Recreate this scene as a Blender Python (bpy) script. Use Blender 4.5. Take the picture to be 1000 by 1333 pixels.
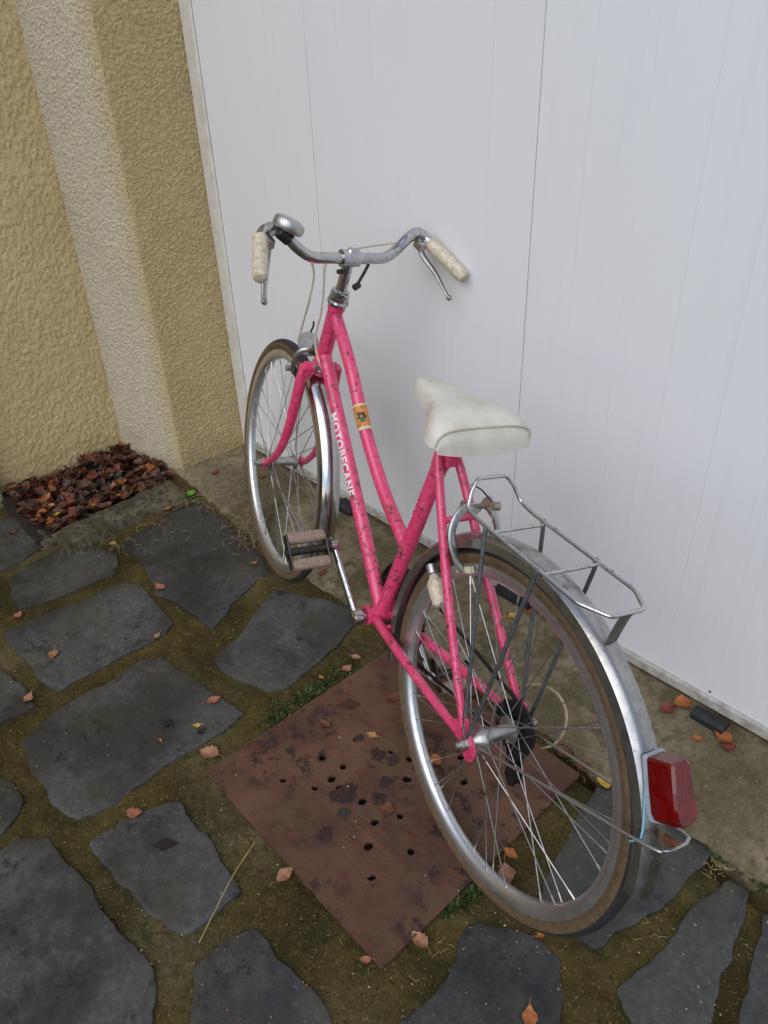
import bpy, math, random
import numpy as np
from mathutils import Vector, Matrix

random.seed(7)
RNG = np.random.default_rng(7)
scene = bpy.context.scene
col = scene.collection
for o in list(bpy.data.objects):
    bpy.data.objects.remove(o, do_unlink=True)

# ------------------------------------------------------------------ camera
# world: x along the garage door (to the right), y into the door, door face at y = 0
CAM = np.array([0.0, -1.179554, 1.261683])
FWD = np.array([-0.632047, 0.557337, -0.538417])
RGT = np.array([0.677029, 0.735182, -0.033748])
UPV = np.array([-0.377026, 0.385854, 0.842003])
FPX = 996.537                      # focal length in pixels of the 1000 x 1333 photograph
cam_data = bpy.data.cameras.new('camera')
cam_data.sensor_fit = 'VERTICAL'
cam_data.sensor_height = 36.0
cam_data.lens = 36.0 * FPX / 1333.0
cam_data.clip_start = 0.02
cam_data.clip_end = 2000
cam = bpy.data.objects.new('camera', cam_data)
cam.matrix_world = Matrix(((RGT[0], UPV[0], -FWD[0], CAM[0]),
                           (RGT[1], UPV[1], -FWD[1], CAM[1]),
                           (RGT[2], UPV[2], -FWD[2], CAM[2]), (0, 0, 0, 1)))
col.objects.link(cam)
scene.camera = cam

# ------------------------------------------------------------------ sky, sun, exposure
SUN_EL = math.radians(48)
world = bpy.data.worlds.new('World')
scene.world = world
world.use_nodes = True
wn = world.node_tree
bg = wn.nodes['Background']
sky = wn.nodes.new('ShaderNodeTexSky')
sky.sky_type = 'NISHITA'
sky.sun_disc = False
sky.sun_elevation = SUN_EL
sky.sun_rotation = math.pi
sky.air_density = 1.0
sky.dust_density = 1.2
sky.ozone_density = 1.0
wn.links.new(sky.outputs[0], bg.inputs['Color'])
bg.inputs['Strength'].default_value = 0.13
sun_data = bpy.data.lights.new('sun', 'SUN')
sun_data.energy = 0.9
sun_data.angle = math.radians(60)
sun_data.color = (1.0, 0.97, 0.93)
sun = bpy.data.objects.new('sun', sun_data)
sd = Vector((0.42, -math.cos(SUN_EL), math.sin(SUN_EL)))
sun.rotation_euler = sd.to_track_quat('Z', 'Y').to_euler()
sun.location = (0, -4, 6)
col.objects.link(sun)
scene.view_settings.view_transform = 'Standard'
scene.view_settings.look = 'None'
scene.view_settings.exposure = 0.34
scene.view_settings.gamma = 1.0

# ------------------------------------------------------------------ photo pixel helpers
def ray(px, py):
    return FWD + (px - 500) / FPX * RGT - (py - 666.5) / FPX * UPV

def on_z(px, py, z):
    d = ray(px, py); return CAM + d * ((z - CAM[2]) / d[2])

def on_y(px, py, y):
    d = ray(px, py); return CAM + d * ((y - CAM[1]) / d[1])

def on_x(px, py, x):
    d = ray(px, py); return CAM + d * ((x - CAM[0]) / d[0])

def sst(a, b, x):
    t = np.clip((x - a) / (b - a), 0, 1); return t * t * (3 - 2 * t)

def ground_h(x, y):                       # the yard rises a little towards the corner
    v = -0.8 * x + 0.6 * y
    return 0.047 * sst(0.62, 1.0, v) + 0.022 * sst(1.0, 1.5, v)

def sill_edge(x):
    return -0.222 - 0.062 * sst(-0.9, -1.5, x) + 0.03 * sst(-1.5, -2.0, x)

def sill_h(x, y):
    e = np.interp(x, [-2.05, -1.95, -1.45, -0.9, 2.0], [0.082, 0.08, 0.056, 0.026, 0.024])
    t = np.clip((y - sill_edge(x)) / (0 - sill_edge(x)), 0, 1)
    return e + (0.083 - e) * t ** 0.9

def surf_h(x, y):
    return sill_h(x, y) if y > sill_edge(x) else ground_h(x, y)

def on_ground(px, py, fn=None):
    fn = fn or ground_h
    z = 0.0
    for _ in range(30):
        p = on_z(px, py, z); z = float(fn(p[0], p[1]))
    return np.array([p[0], p[1], z])

# ------------------------------------------------------------------ numpy noise
def _hash(i, j, s):
    v = np.sin(i * 127.1 + j * 311.7 + s * 74.7) * 43758.5453
    return v - np.floor(v)

def vnoise(x, y, s=0):
    i = np.floor(x); j = np.floor(y); fx = x - i; fy = y - j
    fx = fx * fx * fx * (fx * (fx * 6 - 15) + 10); fy = fy * fy * fy * (fy * (fy * 6 - 15) + 10)
    a = _hash(i, j, s); b = _hash(i + 1, j, s); c = _hash(i, j + 1, s); d = _hash(i + 1, j + 1, s)
    return (a * (1 - fx) + b * fx) * (1 - fy) + (c * (1 - fx) + d * fx) * fy

def fbm(x, y, s=0, o=4, g=0.5):
    r = 0; a = 1; t = 0
    for k in range(o):
        r = r + a * vnoise(x * 2 ** k + 17.3 * k, y * 2 ** k - 9.1 * k, s + k); t += a; a *= g
    return r / t

# ------------------------------------------------------------------ mesh helpers
def mesh_from(name, V, F, smooth=True, sharp=None, mats=None, fm=None):
    me = bpy.data.meshes.new(name)
    me.from_pydata([tuple(map(float, v)) for v in V], [], [tuple(f) for f in F])
    if smooth:
        me.polygons.foreach_set('use_smooth', [True] * len(me.polygons))
        if sharp: me.set_sharp_from_angle(angle=math.radians(sharp))
    for m in (mats or []): me.materials.append(m)
    if fm: me.polygons.foreach_set('material_index', fm)
    me.update()
    return me

def link(name, me, parent=None):
    o = bpy.data.objects.new(name, me)
    col.objects.link(o)
    if parent is not None: o.parent = parent
    return o

def empty(name, parent=None, matrix=None):
    o = bpy.data.objects.new(name, None)
    o.empty_display_size = 0.05
    col.objects.link(o)
    if parent is not None: o.parent = parent
    if matrix is not None: o.matrix_local = matrix
    return o

def tag(o, label=None, cat=None, group=None, kind=None):
    if label: o['label'] = label
    if cat: o['category'] = cat
    if group: o['group'] = group
    if kind: o['kind'] = kind
    return o

def smooth_path(pts, n=6):
    P = [np.array(p, float) for p in pts]
    if len(P) < 3: return P
    out = []
    for i in range(len(P) - 1):
        p0 = P[i - 1] if i > 0 else 2 * P[0] - P[1]
        p1, p2 = P[i], P[i + 1]
        p3 = P[i + 2] if i + 2 < len(P) else 2 * P[-1] - P[-2]
        for k in range(n):
            t = k / n
            out.append(0.5 * (2 * p1 + (p2 - p0) * t + (2 * p0 - 5 * p1 + 4 * p2 - p3) * t * t + (3 * p1 - p0 - 3 * p2 + p3) * t ** 3))
    out.append(P[-1])
    return out

def unit(v):
    v = np.asarray(v, float); return v / (np.linalg.norm(v) + 1e-12)

class MB:
    def __init__(s): s.V = []; s.F = []; s.M = []
    def add(s, V, F, m=0):
        b = len(s.V); s.V += [np.asarray(v, float) for v in V]; s.F += [tuple(b + i for i in f) for f in F]; s.M += [m] * len(F)
    def tube(s, pts, r, seg=14, smooth=0, caps=True, m=0, flat=None, ref=None):
        """tube through pts; r a number or one per given point; flat = (a, b) scales the section"""
        P = [np.array(p, float) for p in pts]
        if smooth:
            rr = np.atleast_1d(r); n0 = len(P)
            P = smooth_path(P, smooth)
            r = np.interp(np.linspace(0, n0 - 1, len(P)), np.arange(n0), rr) if len(rr) > 1 else r
        R_ = np.broadcast_to(np.asarray(r, float), (len(P),))
        T = []
        for i in range(len(P)):
            a = P[max(i - 1, 0)]; b = P[min(i + 1, len(P) - 1)]; T.append(unit(b - a))
        up = np.array(ref, float) if ref is not None else (np.array([0, 0, 1.0]) if abs(T[0][2]) < 0.9 else np.array([0, 1.0, 0]))
        N = unit(up - T[0] * (up @ T[0]))
        V = []; F = []
        fa, fb = flat or (1, 1)
        for i in range(len(P)):
            N = unit(N - T[i] * (N @ T[i])); Bn = np.cross(T[i], N)
            for k in range(seg):
                a = 2 * math.pi * k / seg
                V.append(P[i] + R_[i] * (fa * math.cos(a) * N + fb * math.sin(a) * Bn))
        for i in range(len(P) - 1):
            for k in range(seg):
                k2 = (k + 1) % seg
                F.append((i * seg + k, i * seg + k2, (i + 1) * seg + k2, (i + 1) * seg + k))
        if caps:
            F.append(tuple(range(seg - 1, -1, -1))); F.append(tuple((len(P) - 1) * seg + k for k in range(seg)))
        s.add(V, F, m)
        return s
    def lathe(s, o, axis, prof, seg=24, m=0, closed=False):
        o = np.array(o, float); A = unit(axis)
        X = unit(np.cross(A, [0.3, 0.2, 0.93] if abs(A[2]) < 0.9 else [0, 1, 0.1])); Y = np.cross(A, X)
        V = []; F = []; n = len(prof)
        for r, h in prof:
            for k in range(seg):
                a = 2 * math.pi * k / seg
                V.append(o + A * h + r * (math.cos(a) * X + math.sin(a) * Y))
        rng = range(n) if closed else range(n - 1)
        for i in rng:
            j = (i + 1) % n
            for k in range(seg):
                k2 = (k + 1) % seg
                F.append((i * seg + k, i * seg + k2, j * seg + k2, j * seg + k))
        if not closed:
            if prof[0][0] > 1e-6: F.append(tuple(range(seg - 1, -1, -1)))
            if prof[-1][0] > 1e-6: F.append(tuple((n - 1) * seg + k for k in range(seg)))
        s.add(V, F, m)
        return s
    def box(s, c, X, Y, Z, bev=0.0, m=0):
        """box centre c with half vectors X, Y, Z; bev chamfers the edges along Z"""
        c, X, Y, Z = (np.array(a, float) for a in (c, X, Y, Z))
        lx, ly = np.linalg.norm(X), np.linalg.norm(Y)
        bx, by = (bev / lx, bev / ly) if bev else (0, 0)
        if bev:
            ring = [(1, -1 + by), (1, 1 - by), (1 - bx, 1), (-1 + bx, 1), (-1, 1 - by), (-1, -1 + by), (-1 + bx, -1), (1 - bx, -1)]
        else:
            ring = [(1, -1), (1, 1), (-1, 1), (-1, -1)]
        lz = np.linalg.norm(Z); bz = bev / lz
        lev = [(-1, True), (-1 + bz, False), (1 - bz, False), (1, True)] if bev else [(-1, False), (1, False)]
        V = []
        n = len(ring)
        for z, ins in lev:
            for a, b in ring:
                k = (1 - bx, 1 - by) if ins else (1, 1)
                V.append(c + a * k[0] * X + b * k[1] * Y + z * Z)
        F = []
        for i in range(len(lev) - 1):
            for k in range(n):
                F.append((i * n + k, i * n + (k + 1) % n, (i + 1) * n + (k + 1) % n, (i + 1) * n + k))
        F.append(tuple(range(n - 1, -1, -1))); F.append(tuple((len(lev) - 1) * n + k for k in range(n)))
        s.add(V, F, m)
        return s
    def prism(s, poly, A, B, C, o, h, m=0):
        """polygon given in (a, b) along A, B extruded by h along C"""
        o, A, B, C = (np.array(a, float) for a in (o, A, B, C)); n = len(poly)
        V = [o + a * A + b * B - C * h / 2 for a, b in poly] + [o + a * A + b * B + C * h / 2 for a, b in poly]
        F = [tuple(range(n - 1, -1, -1)), tuple(range(n, 2 * n))] + [(k, (k + 1) % n, n + (k + 1) % n, n + k) for k in range(n)]
        s.add(V, F, m)
        return s
    def sweep_ring(s, prof, a0, a1, seg, closed_prof=True, full=False, m=None):
        """profile [(radius, y)] swept about the y axis from angle a0 to a1 (0 = +x, 90 = +z)"""
        n = len(prof); V = []; F = []; M = []
        cnt = seg if full else seg + 1
        for i in range(cnt):
            a = a0 + (a1 - a0) * i / seg
            for r, y in prof: V.append((r * math.cos(a), y, r * math.sin(a)))
        for i in range(seg):
            j = (i + 1) % cnt
            for k in range(n if closed_prof else n - 1):
                k2 = (k + 1) % n
                F.append((i * n + k, i * n + k2, j * n + k2, j * n + k)); M.append(m[k] if m else 0)
        if not full and closed_prof:
            F.append(tuple(range(n))); F.append(tuple((cnt - 1) * n + k for k in range(n - 1, -1, -1))); M += [0, 0]
        b = len(s.V); s.V += [np.array(v) for v in V]; s.F += [tuple(b + i for i in f) for f in F]; s.M += M
        return s
    def build(s, name, mats, parent=None, sharp=40, smooth=True):
        mats = mats if isinstance(mats, (list, tuple)) else [mats]
        me = mesh_from(name, s.V, s.F, smooth, sharp, mats, s.M)
        bm_fix(me)
        return link(name, me, parent)

import bmesh
def bm_fix(me):
    bm = bmesh.new(); bm.from_mesh(me)
    bmesh.ops.recalc_face_normals(bm, faces=bm.faces)
    bm.to_mesh(me); bm.free()

def grid_mesh(name, P, mats, smooth=True):
    """P: array (n, m, 3)"""
    n, m, _ = P.shape
    me = bpy.data.meshes.new(name)
    idx = np.arange(n * m).reshape(n, m)
    q = np.stack([idx[:-1, :-1], idx[1:, :-1], idx[1:, 1:], idx[:-1, 1:]], -1).reshape(-1, 4)
    me.vertices.add(n * m); me.vertices.foreach_set('co', P.reshape(-1).astype(np.float32))
    me.loops.add(q.size); me.loops.foreach_set('vertex_index', q.reshape(-1).astype(np.int32))
    me.polygons.add(len(q))
    me.polygons.foreach_set('loop_start', np.arange(0, q.size, 4, dtype=np.int32))
    me.polygons.foreach_set('loop_total', np.full(len(q), 4, dtype=np.int32))
    me.polygons.foreach_set('use_smooth', np.full(len(q), smooth))
    me.update(calc_edges=True)
    me.validate()
    for x in mats: me.materials.append(x)
    return me

# ------------------------------------------------------------------ material helpers
class NT:
    def __init__(s, name):
        s.mat = bpy.data.materials.new(name); s.mat.use_nodes = True
        s.t = s.mat.node_tree; s.b = s.t.nodes['Principled BSDF']
        s.co = s.n('ShaderNodeTexCoord').outputs['Object']
    def n(s, typ, **kw):
        nd = s.t.nodes.new(typ)
        for k, v in kw.items(): setattr(nd, k, v)
        return nd
    def set(s, sock, v):
        if hasattr(v, 'node'): s.t.links.new(v, sock)
        else: sock.default_value = v
    def P(s, key, v):
        if isinstance(v, tuple) and len(v) == 3: v = (*v, 1)
        s.set(s.b.inputs[key], v)
        return s
    def scale(s, sc, src=None):
        m = s.n('ShaderNodeMapping'); s.t.links.new(src or s.co, m.inputs['Vector'])
        m.inputs['Scale'].default_value = sc if isinstance(sc, tuple) else (sc, sc, sc)
        return m.outputs[0]
    def noise(s, sc, det=4, rough=0.55, vec=None, dist=0.0):
        nd = s.n('ShaderNodeTexNoise')
        s.t.links.new(vec or s.co, nd.inputs['Vector'])
        nd.inputs['Scale'].default_value = sc; nd.inputs['Detail'].default_value = det
        nd.inputs['Roughness'].default_value = rough; nd.inputs['Distortion'].default_value = dist
        return nd.outputs['Fac']
    def voro(s, sc, vec=None, feature='F1', out='Distance', rnd=1.0):
        nd = s.n('ShaderNodeTexVoronoi'); nd.feature = feature
        s.t.links.new(vec or s.co, nd.inputs['Vector']); nd.inputs['Scale'].default_value = sc
        nd.inputs['Randomness'].default_value = rnd
        return nd.outputs[out]
    def ramp(s, f, stops, interp='LINEAR'):
        r = s.n('ShaderNodeValToRGB'); s.t.links.new(f, r.inputs[0]); e = r.color_ramp
        e.interpolation = interp
        while len(e.elements) < len(stops): e.elements.new(0.5)
        for el, (p, c) in zip(e.elements, stops):
            el.position = p; el.color = (c, c, c, 1) if isinstance(c, (int, float)) else (*c, 1)
        return r.outputs[0]
    def mix(s, f, a, b, mode='MIX'):
        m = s.n('ShaderNodeMix', data_type='RGBA', blend_type=mode)
        s.set(m.inputs[0], f)
        for k, v in ((6, a), (7, b)):
            s.set(m.inputs[k], (*v, 1) if isinstance(v, tuple) else v)
        return m.outputs[2]
    def math(s, op, a, b=None, clamp=False):
        m = s.n('ShaderNodeMath', operation=op, use_clamp=clamp)
        s.set(m.inputs[0], a)
        if b is not None: s.set(m.inputs[1], b)
        return m.outputs[0]
    def bump(s, h, dist, strength=1.0):
        b = s.n('ShaderNodeBump'); s.set(b.inputs['Height'], h)
        b.inputs['Distance'].default_value = dist; b.inputs['Strength'].default_value = strength
        s.t.links.new(b.outputs[0], s.b.inputs['Normal'])
        return s

def simple(name, c, rough=0.5, metal=0.0, var=0.0, sc=60, bump=0.0, **kw):
    t = NT(name)
    if var:
        f = t.noise(sc, 5, 0.6)
        t.P('Base Color', t.mix(t.ramp(f, [(0.3, 0), (0.7, 1)]), tuple(x * (1 - var) for x in c), tuple(min(1, x * (1 + var)) for x in c)))
        if bump: t.bump(f, bump)
    else: t.P('Base Color', c)
    t.P('Roughness', rough).P('Metallic', metal)
    for k, v in kw.items(): t.P(k, v)
    return t.mat

M = {}
# pink frame paint, chipped and rusty
def pink(name, amt):
    t = NT(name)
    base = t.mix(t.ramp(t.noise(9, 3), [(0.35, 0), (0.65, 1)]), (0.68, 0.034, 0.125), (0.78, 0.060, 0.185))
    base = t.mix(t.ramp(t.noise(70, 4), [(0.5, 0), (0.78, 0.55)]), base, (0.82, 0.20, 0.33))
    s1 = t.ramp(t.noise(120, 3, 0.6), [(0.655 - amt, 0), (0.675 - amt, 1)])
    s2 = t.ramp(t.noise(42, 5, 0.75), [(0.615 - amt, 0), (0.635 - amt, 1)])
    patch = t.ramp(t.noise(8, 2), [(0.38, 0.25), (0.52, 1)])
    zc = t.n('ShaderNodeSeparateXYZ'); t.t.links.new(t.co, zc.inputs[0])
    low = t.ramp(t.math('ADD', zc.outputs[2], t.math('MULTIPLY', t.noise(14, 2), 0.2)), [(0.62, 1.0), (0.80, 0.12)])
    s2 = t.math('MULTIPLY', s2, low)
    chip = t.math('MULTIPLY', t.math('MAXIMUM', s1, s2), patch)
    rust = t.mix(t.ramp(t.noise(90, 2), [(0.4, 0), (0.6, 1)]), (0.060, 0.020, 0.012), (0.24, 0.085, 0.04))
    t.P('Base Color', t.mix(chip, base, rust))
    t.P('Roughness', t.math('ADD', t.math('MULTIPLY', chip, 0.45), 0.32)).P('Coat Weight', 0.6).P('Coat Roughness', 0.12)
    t.bump(t.math('SUBTRACT', 1.0, chip), 0.0004, 0.7)
    return t.mat
M['pink'] = pink('chipped_pink_paint', 0.035)
M['pink_clean'] = pink('pink_paint', -0.04)
def chrome(name, c, r0, r1, rust):
    t = NT(name)
    f = t.noise(45, 5, 0.65); g = t.noise(9, 3)
    spot = t.math('MULTIPLY', t.ramp(t.noise(190, 3, 0.7), [(0.63 - rust, 0), (0.68 - rust, 1)]), t.ramp(g, [(0.40, 0.05), (0.62, 1)]))
    dull = t.mix(t.ramp(f, [(0.35, 0), (0.7, 1)]), c, tuple(x * 0.78 for x in c))
    t.P('Base Color', t.mix(spot, dull, (0.10, 0.06, 0.04)))
    t.P('Metallic', t.math('SUBTRACT', 1.0, t.math('MULTIPLY', spot, 0.8)))
    rr = t.math('ADD', t.math('MULTIPLY', t.ramp(f, [(0.3, 0), (0.75, 1)]), r1 - r0), r0)
    t.P('Roughness', t.math('ADD', rr, t.math('MULTIPLY', spot, 0.4)))
    t.bump(f, 0.0003, 0.3)
    return t.mat
M['chrome'] = chrome('aged_chrome', (0.56, 0.56, 0.56), 0.08, 0.22, 0.03)
M['mudguard_dull'] = chrome('dirty_grey_mudguard', (0.46, 0.455, 0.44), 0.22, 0.46, 0.03)
M['mudguard'] = chrome('mudguard_chrome', (0.60, 0.59, 0.58), 0.10, 0.24, -0.01)
M['rim'] = chrome('rim_metal', (0.80, 0.81, 0.83), 0.34, 0.50, -0.02)
M['spoke'] = chrome('spoke_metal', (0.50, 0.50, 0.49), 0.28, 0.45, 0.0)
M['alloy'] = chrome('grey_alloy', (0.55, 0.55, 0.53), 0.3, 0.5, 0.02)
M['rack'] = chrome('rusty_rack_chrome', (0.66, 0.66, 0.66), 0.15, 0.35, 0.06)
M['stay'] = simple('dull_stay_metal', (0.16, 0.16, 0.17), 0.45, 0.7, 0.35, 90)
M['tread'] = simple('black_tread_rubber', (0.018, 0.018, 0.019), 0.75, 0, 0.4, 160, 0.0004)
M['gum'] = simple('brown_gum_tyre_wall', (0.115, 0.072, 0.034), 0.75, 0, 0.3, 90, 0.0003)
M['grease'] = simple('black_greasy_metal', (0.02, 0.018, 0.017), 0.5, 0.5, 0.5, 200, 0.0005)
M['darkmetal'] = simple('dark_metal', (0.07, 0.065, 0.06), 0.4, 0.8, 0.4, 150)
M['brass'] = simple('dull_brass', (0.42, 0.33, 0.18), 0.4, 0.8, 0.3, 150)
M['black'] = simple('black_plastic', (0.012, 0.012, 0.014), 0.5)
M['rubber'] = simple('black_rubber', (0.014, 0.015, 0.018), 0.6, 0, 0.3, 80, 0.0005)
M['cable'] = simple('cream_cable_sheath', (0.60, 0.54, 0.42), 0.5, 0, 0.15, 60)
M['bluewire'] = simple('pale_blue_wire', (0.25, 0.47, 0.62), 0.5)
M['white'] = simple('white_decal', (0.80, 0.78, 0.78), 0.5, 0, 0.12, 200)
t = NT('worn_white_lettering')
wl = t.ramp(t.noise(420, 3, 0.7), [(0.38, 0), (0.42, 1)])
t.P('Base Color', t.mix(wl, (0.62, 0.06, 0.19), (0.85, 0.83, 0.83))).P('Roughness', 0.5)
M['letter'] = t.mat
M['sticker'] = simple('orange_sticker', (0.62, 0.22, 0.05), 0.5, 0, 0.45, 160)
M['sticker_cream'] = simple('cream_sticker_border', (0.66, 0.58, 0.38), 0.5, 0, 0.3, 200)
M['sticker_dark'] = simple('sticker_dark_print', (0.05, 0.05, 0.03), 0.5, 0, 0.3, 200)
M['sticker_green'] = simple('sticker_green_print', (0.02, 0.12, 0.05), 0.5)
# cream grips, saddle
t = NT('aged_cream_grip')
f = t.noise(110, 5, 0.7)
t.P('Base Color', t.mix(t.ramp(f, [(0.42, 0), (0.72, 1)]), (0.70, 0.62, 0.48), (0.40, 0.29, 0.16))).P('Roughness', 0.55)
t.bump(f, 0.0015, 0.6); M['grip'] = t.mat
t = NT('off_white_saddle_vinyl')
f = t.noise(24, 5, 0.65)
c = t.mix(t.ramp(f, [(0.4, 0), (0.75, 1)]), (0.72, 0.685, 0.59), (0.56, 0.51, 0.40))
t.P('Base Color', c).P('Roughness', 0.42)
t.bump(t.noise(420, 3), 0.0003, 0.5); M['saddle'] = t.mat
t = NT('grubby_pedal_rubber')
f = t.noise(140, 5, 0.7)
t.P('Base Color', t.mix(t.ramp(f, [(0.35, 0), (0.7, 1)]), (0.40, 0.29, 0.21), (0.21, 0.15, 0.11))).P('Roughness', 0.8)
t.bump(f, 0.001, 0.8); M['pedal'] = t.mat
t = NT('red_lens')
t.P('Base Color', (0.45, 0.002, 0.008)).P('Roughness', 0.06).P('Transmission Weight', 0.85).P('IOR', 1.45).P('Coat Weight', 0.5)
M['lens'] = t.mat
M['lens_core'] = simple('red_reflector_core', (0.42, 0.004, 0.010), 0.25, 0, 0.6, 300)
M['bezel'] = simple('pale_blue_grey_bezel', (0.46, 0.55, 0.62), 0.35, 0.3, 0.15, 80)
M['dynamo'] = simple('cream_dynamo_body', (0.60, 0.52, 0.38), 0.5, 0, 0.35, 120, 0.0006)
M['greylamp'] = simple('grey_lamp_shell', (0.36, 0.37, 0.39), 0.4, 0.3, 0.2, 60)

# door, plaster, stone
t = NT('white_pvc_board')
g = t.noise(2.2, 2)
st = t.noise(1.0, 4, 0.6, t.scale((60, 60, 1.4)))
cc = t.mix(t.ramp(g, [(0.3, 0), (0.7, 1)]), (0.785, 0.790, 0.800), (0.810, 0.814, 0.822))
cc = t.mix(t.ramp(st, [(0.55, 0), (0.85, 0.22)]), cc, (0.60, 0.61, 0.64))
scuff = t.ramp(t.noise(26, 5, 0.7), [(0.71, 0), (0.76, 0.5)])
cc = t.mix(scuff, cc, (0.58, 0.58, 0.58))
t.P('Base Color', cc).P('Roughness', 0.42)
rib = t.n('ShaderNodeTexWave'); rib.wave_type = 'BANDS'; rib.bands_direction = 'X'
t.t.links.new(t.co, rib.inputs['Vector']); rib.inputs['Scale'].default_value = 29
t.bump(t.math('ADD', t.math('MULTIPLY', rib.outputs['Fac'], 0.25), t.math('MULTIPLY', st, 0.5)), 0.0012, 0.35)
M['door'] = t.mat
t = NT('cream_door_trim')
cc = t.mix(t.ramp(t.noise(30, 5, 0.7), [(0.45, 0), (0.8, 0.8)]), (0.72, 0.69, 0.62), (0.46, 0.41, 0.33))
t.P('Base Color', cc).P('Roughness', 0.5); M['trim'] = t.mat
t = NT('dirty_bottom_strip')
cc = t.mix(t.ramp(t.noise(45, 5, 0.7), [(0.42, 0), (0.7, 0.9)]), (0.52, 0.51, 0.46), (0.24, 0.21, 0.16))
t.P('Base Color', cc).P('Roughness', 0.6); M['strip'] = t.mat
M['seam'] = simple('seam_shade', (0.10, 0.10, 0.11), 0.8)

def stucco(name, a, b, speck, sp_amt, fine, edge=None):
    t = NT(name)
    c = t.mix(t.ramp(t.noise(5, 4), [(0.3, 0), (0.7, 1)]), a, b)
    c = t.mix(t.ramp(t.noise(fine, 4, 0.65), [(0.48, 0), (0.66, 0.5)]), c, tuple(x * 0.55 for x in a))
    if edge:
        ex = t.n('ShaderNodeSeparateXYZ'); t.t.links.new(t.co, ex.inputs[0])
        ef = t.math('ADD', ex.outputs[0], t.math('MULTIPLY', t.noise(60, 4, 0.7), 0.09))
        ef = t.math('MULTIPLY', t.math('ADD', ef, 2.052), 14.0, True)
        c = t.mix(ef, c, edge)
    pit = t.ramp(t.noise(fine * 1.6, 3, 0.6), [(0.66 - sp_amt, 0), (0.70 - sp_amt, 1)])
    c = t.mix(t.math('MULTIPLY', pit, 0.8), c, speck)
    # algae and splash dirt near the ground
    z = t.n('ShaderNodeSeparateXYZ'); t.t.links.new(t.co, z.inputs[0])
    h = t.math('SUBTRACT', 0.30, t.math('ADD', z.outputs[2], t.math('MULTIPLY', t.noise(16, 4), 0.26)))
    c = t.mix(t.math('MULTIPLY', t.ramp(h, [(0.0, 0), (0.2, 1)]), 0.55), c, (0.155, 0.125, 0.055))
    t.P('Base Color', c).P('Roughness', 0.92).P('Specular IOR Level', 0.15)
    t.bump(t.math('ADD', t.noise(fine, 5, 0.7), t.math('MULTIPLY', t.noise(fine * 2.5, 4, 0.7), 0.8)), 0.0035, 0.75)
    return t.mat
M['stucco_yellow'] = stucco('yellow_trowelled_render', (0.74, 0.56, 0.275), (0.79, 0.61, 0.315), (0.22, 0.15, 0.07), 0.0, 150)
M['stucco_ochre'] = stucco('ochre_roughcast_render', (0.64, 0.485, 0.25), (0.71, 0.55, 0.295), (0.17, 0.12, 0.06), 0.05, 230)
M['stucco_white'] = stucco('pale_roughcast_render', (0.70, 0.61, 0.44), (0.77, 0.68, 0.51), (0.16, 0.12, 0.07), 0.075, 250, (0.66, 0.51, 0.28))

def slate(name, a, b):
    t = NT(name)
    w = t.ramp(t.noise(4.2, 5, 0.65), [(0.44, 0), (0.56, 1)])
    c = t.mix(t.ramp(t.noise(9, 6, 0.7), [(0.38, 0), (0.62, 1)]), a, b)
    c = t.mix(t.ramp(t.noise(75, 5, 0.75), [(0.46, 0), (0.66, 0.65)]), c, tuple(min(1, x * 1.7) for x in b))
    c = t.mix(t.math('MULTIPLY', w, 0.75), c, tuple(x * 0.5 for x in a))
    moss = t.math('MULTIPLY', t.ramp(t.noise(6.5, 5, 0.7), [(0.50, 0), (0.62, 1)]), 0.45)
    c = t.mix(moss, c, (0.064, 0.058, 0.030))
    blot = t.ramp(t.noise(30, 5, 0.8), [(0.555, 0), (0.58, 1)])
    zone = t.ramp(t.noise(5.2, 2, 0.5, t.scale((1, 1, 1))), [(0.47, 0), (0.55, 1)])
    c = t.mix(t.math('MULTIPLY', t.math('MULTIPLY', blot, zone), 0.75), c, (0.014, 0.015, 0.016))
    t.P('Base Color', c)
    t.P('Roughness', t.math('SUBTRACT', 0.52, t.math('MULTIPLY', w, 0.20)))
    cl = t.noise(1.0, 7, 0.75, t.scale((11, 19, 11)), 0.4)
    t.bump(t.math('ADD', cl, t.math('MULTIPLY', t.noise(170, 5, 0.7), 0.4)), 0.006, 0.5)
    return t.mat
SL = [slate('blue_grey_slate', (0.048, 0.048, 0.045), (0.076, 0.075, 0.071)),
      slate('dark_slate', (0.031, 0.032, 0.030), (0.052, 0.052, 0.050)),
      slate('green_grey_slate', (0.044, 0.045, 0.040), (0.066, 0.067, 0.059))]

t = NT('mossy_mortar')
a = t.mix(t.ramp(t.noise(5, 4, 0.6), [(0.40, 0), (0.60, 1)]), (0.048, 0.035, 0.009), (0.105, 0.078, 0.021))
pale = t.math('MULTIPLY', t.ramp(t.noise(3.2, 3, 0.6), [(0.50, 0), (0.68, 1)]), t.ramp(t.noise(70, 4, 0.7), [(0.3, 0.2), (0.7, 1)]))
a = t.mix(t.math('MULTIPLY', pale, 0.75), a, (0.20, 0.165, 0.085))
gr = t.math('MULTIPLY', t.ramp(t.noise(11, 5, 0.7), [(0.54, 0), (0.62, 1)]), 0.6)
a = t.mix(gr, a, (0.036, 0.042, 0.010))
sp = t.ramp(t.noise(150, 4, 0.7), [(0.56, 0), (0.62, 1)])
a = t.mix(t.math('MULTIPLY', sp, 0.65), a, (0.025, 0.018, 0.009))
sp2 = t.ramp(t.noise(190, 3, 0.7), [(0.60, 0), (0.64, 1)])
a = t.mix(t.math('MULTIPLY', sp2, 0.55), a, (0.28, 0.22, 0.10))
t.P('Base Color', a).P('Roughness', 0.95).P('Specular IOR Level', 0.2)
t.bump(t.math('ADD', t.noise(120, 5, 0.7), t.math('MULTIPLY', t.noise(420, 3, 0.6), 0.6)), 0.006, 0.9)
M['moss'] = t.mat

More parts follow.
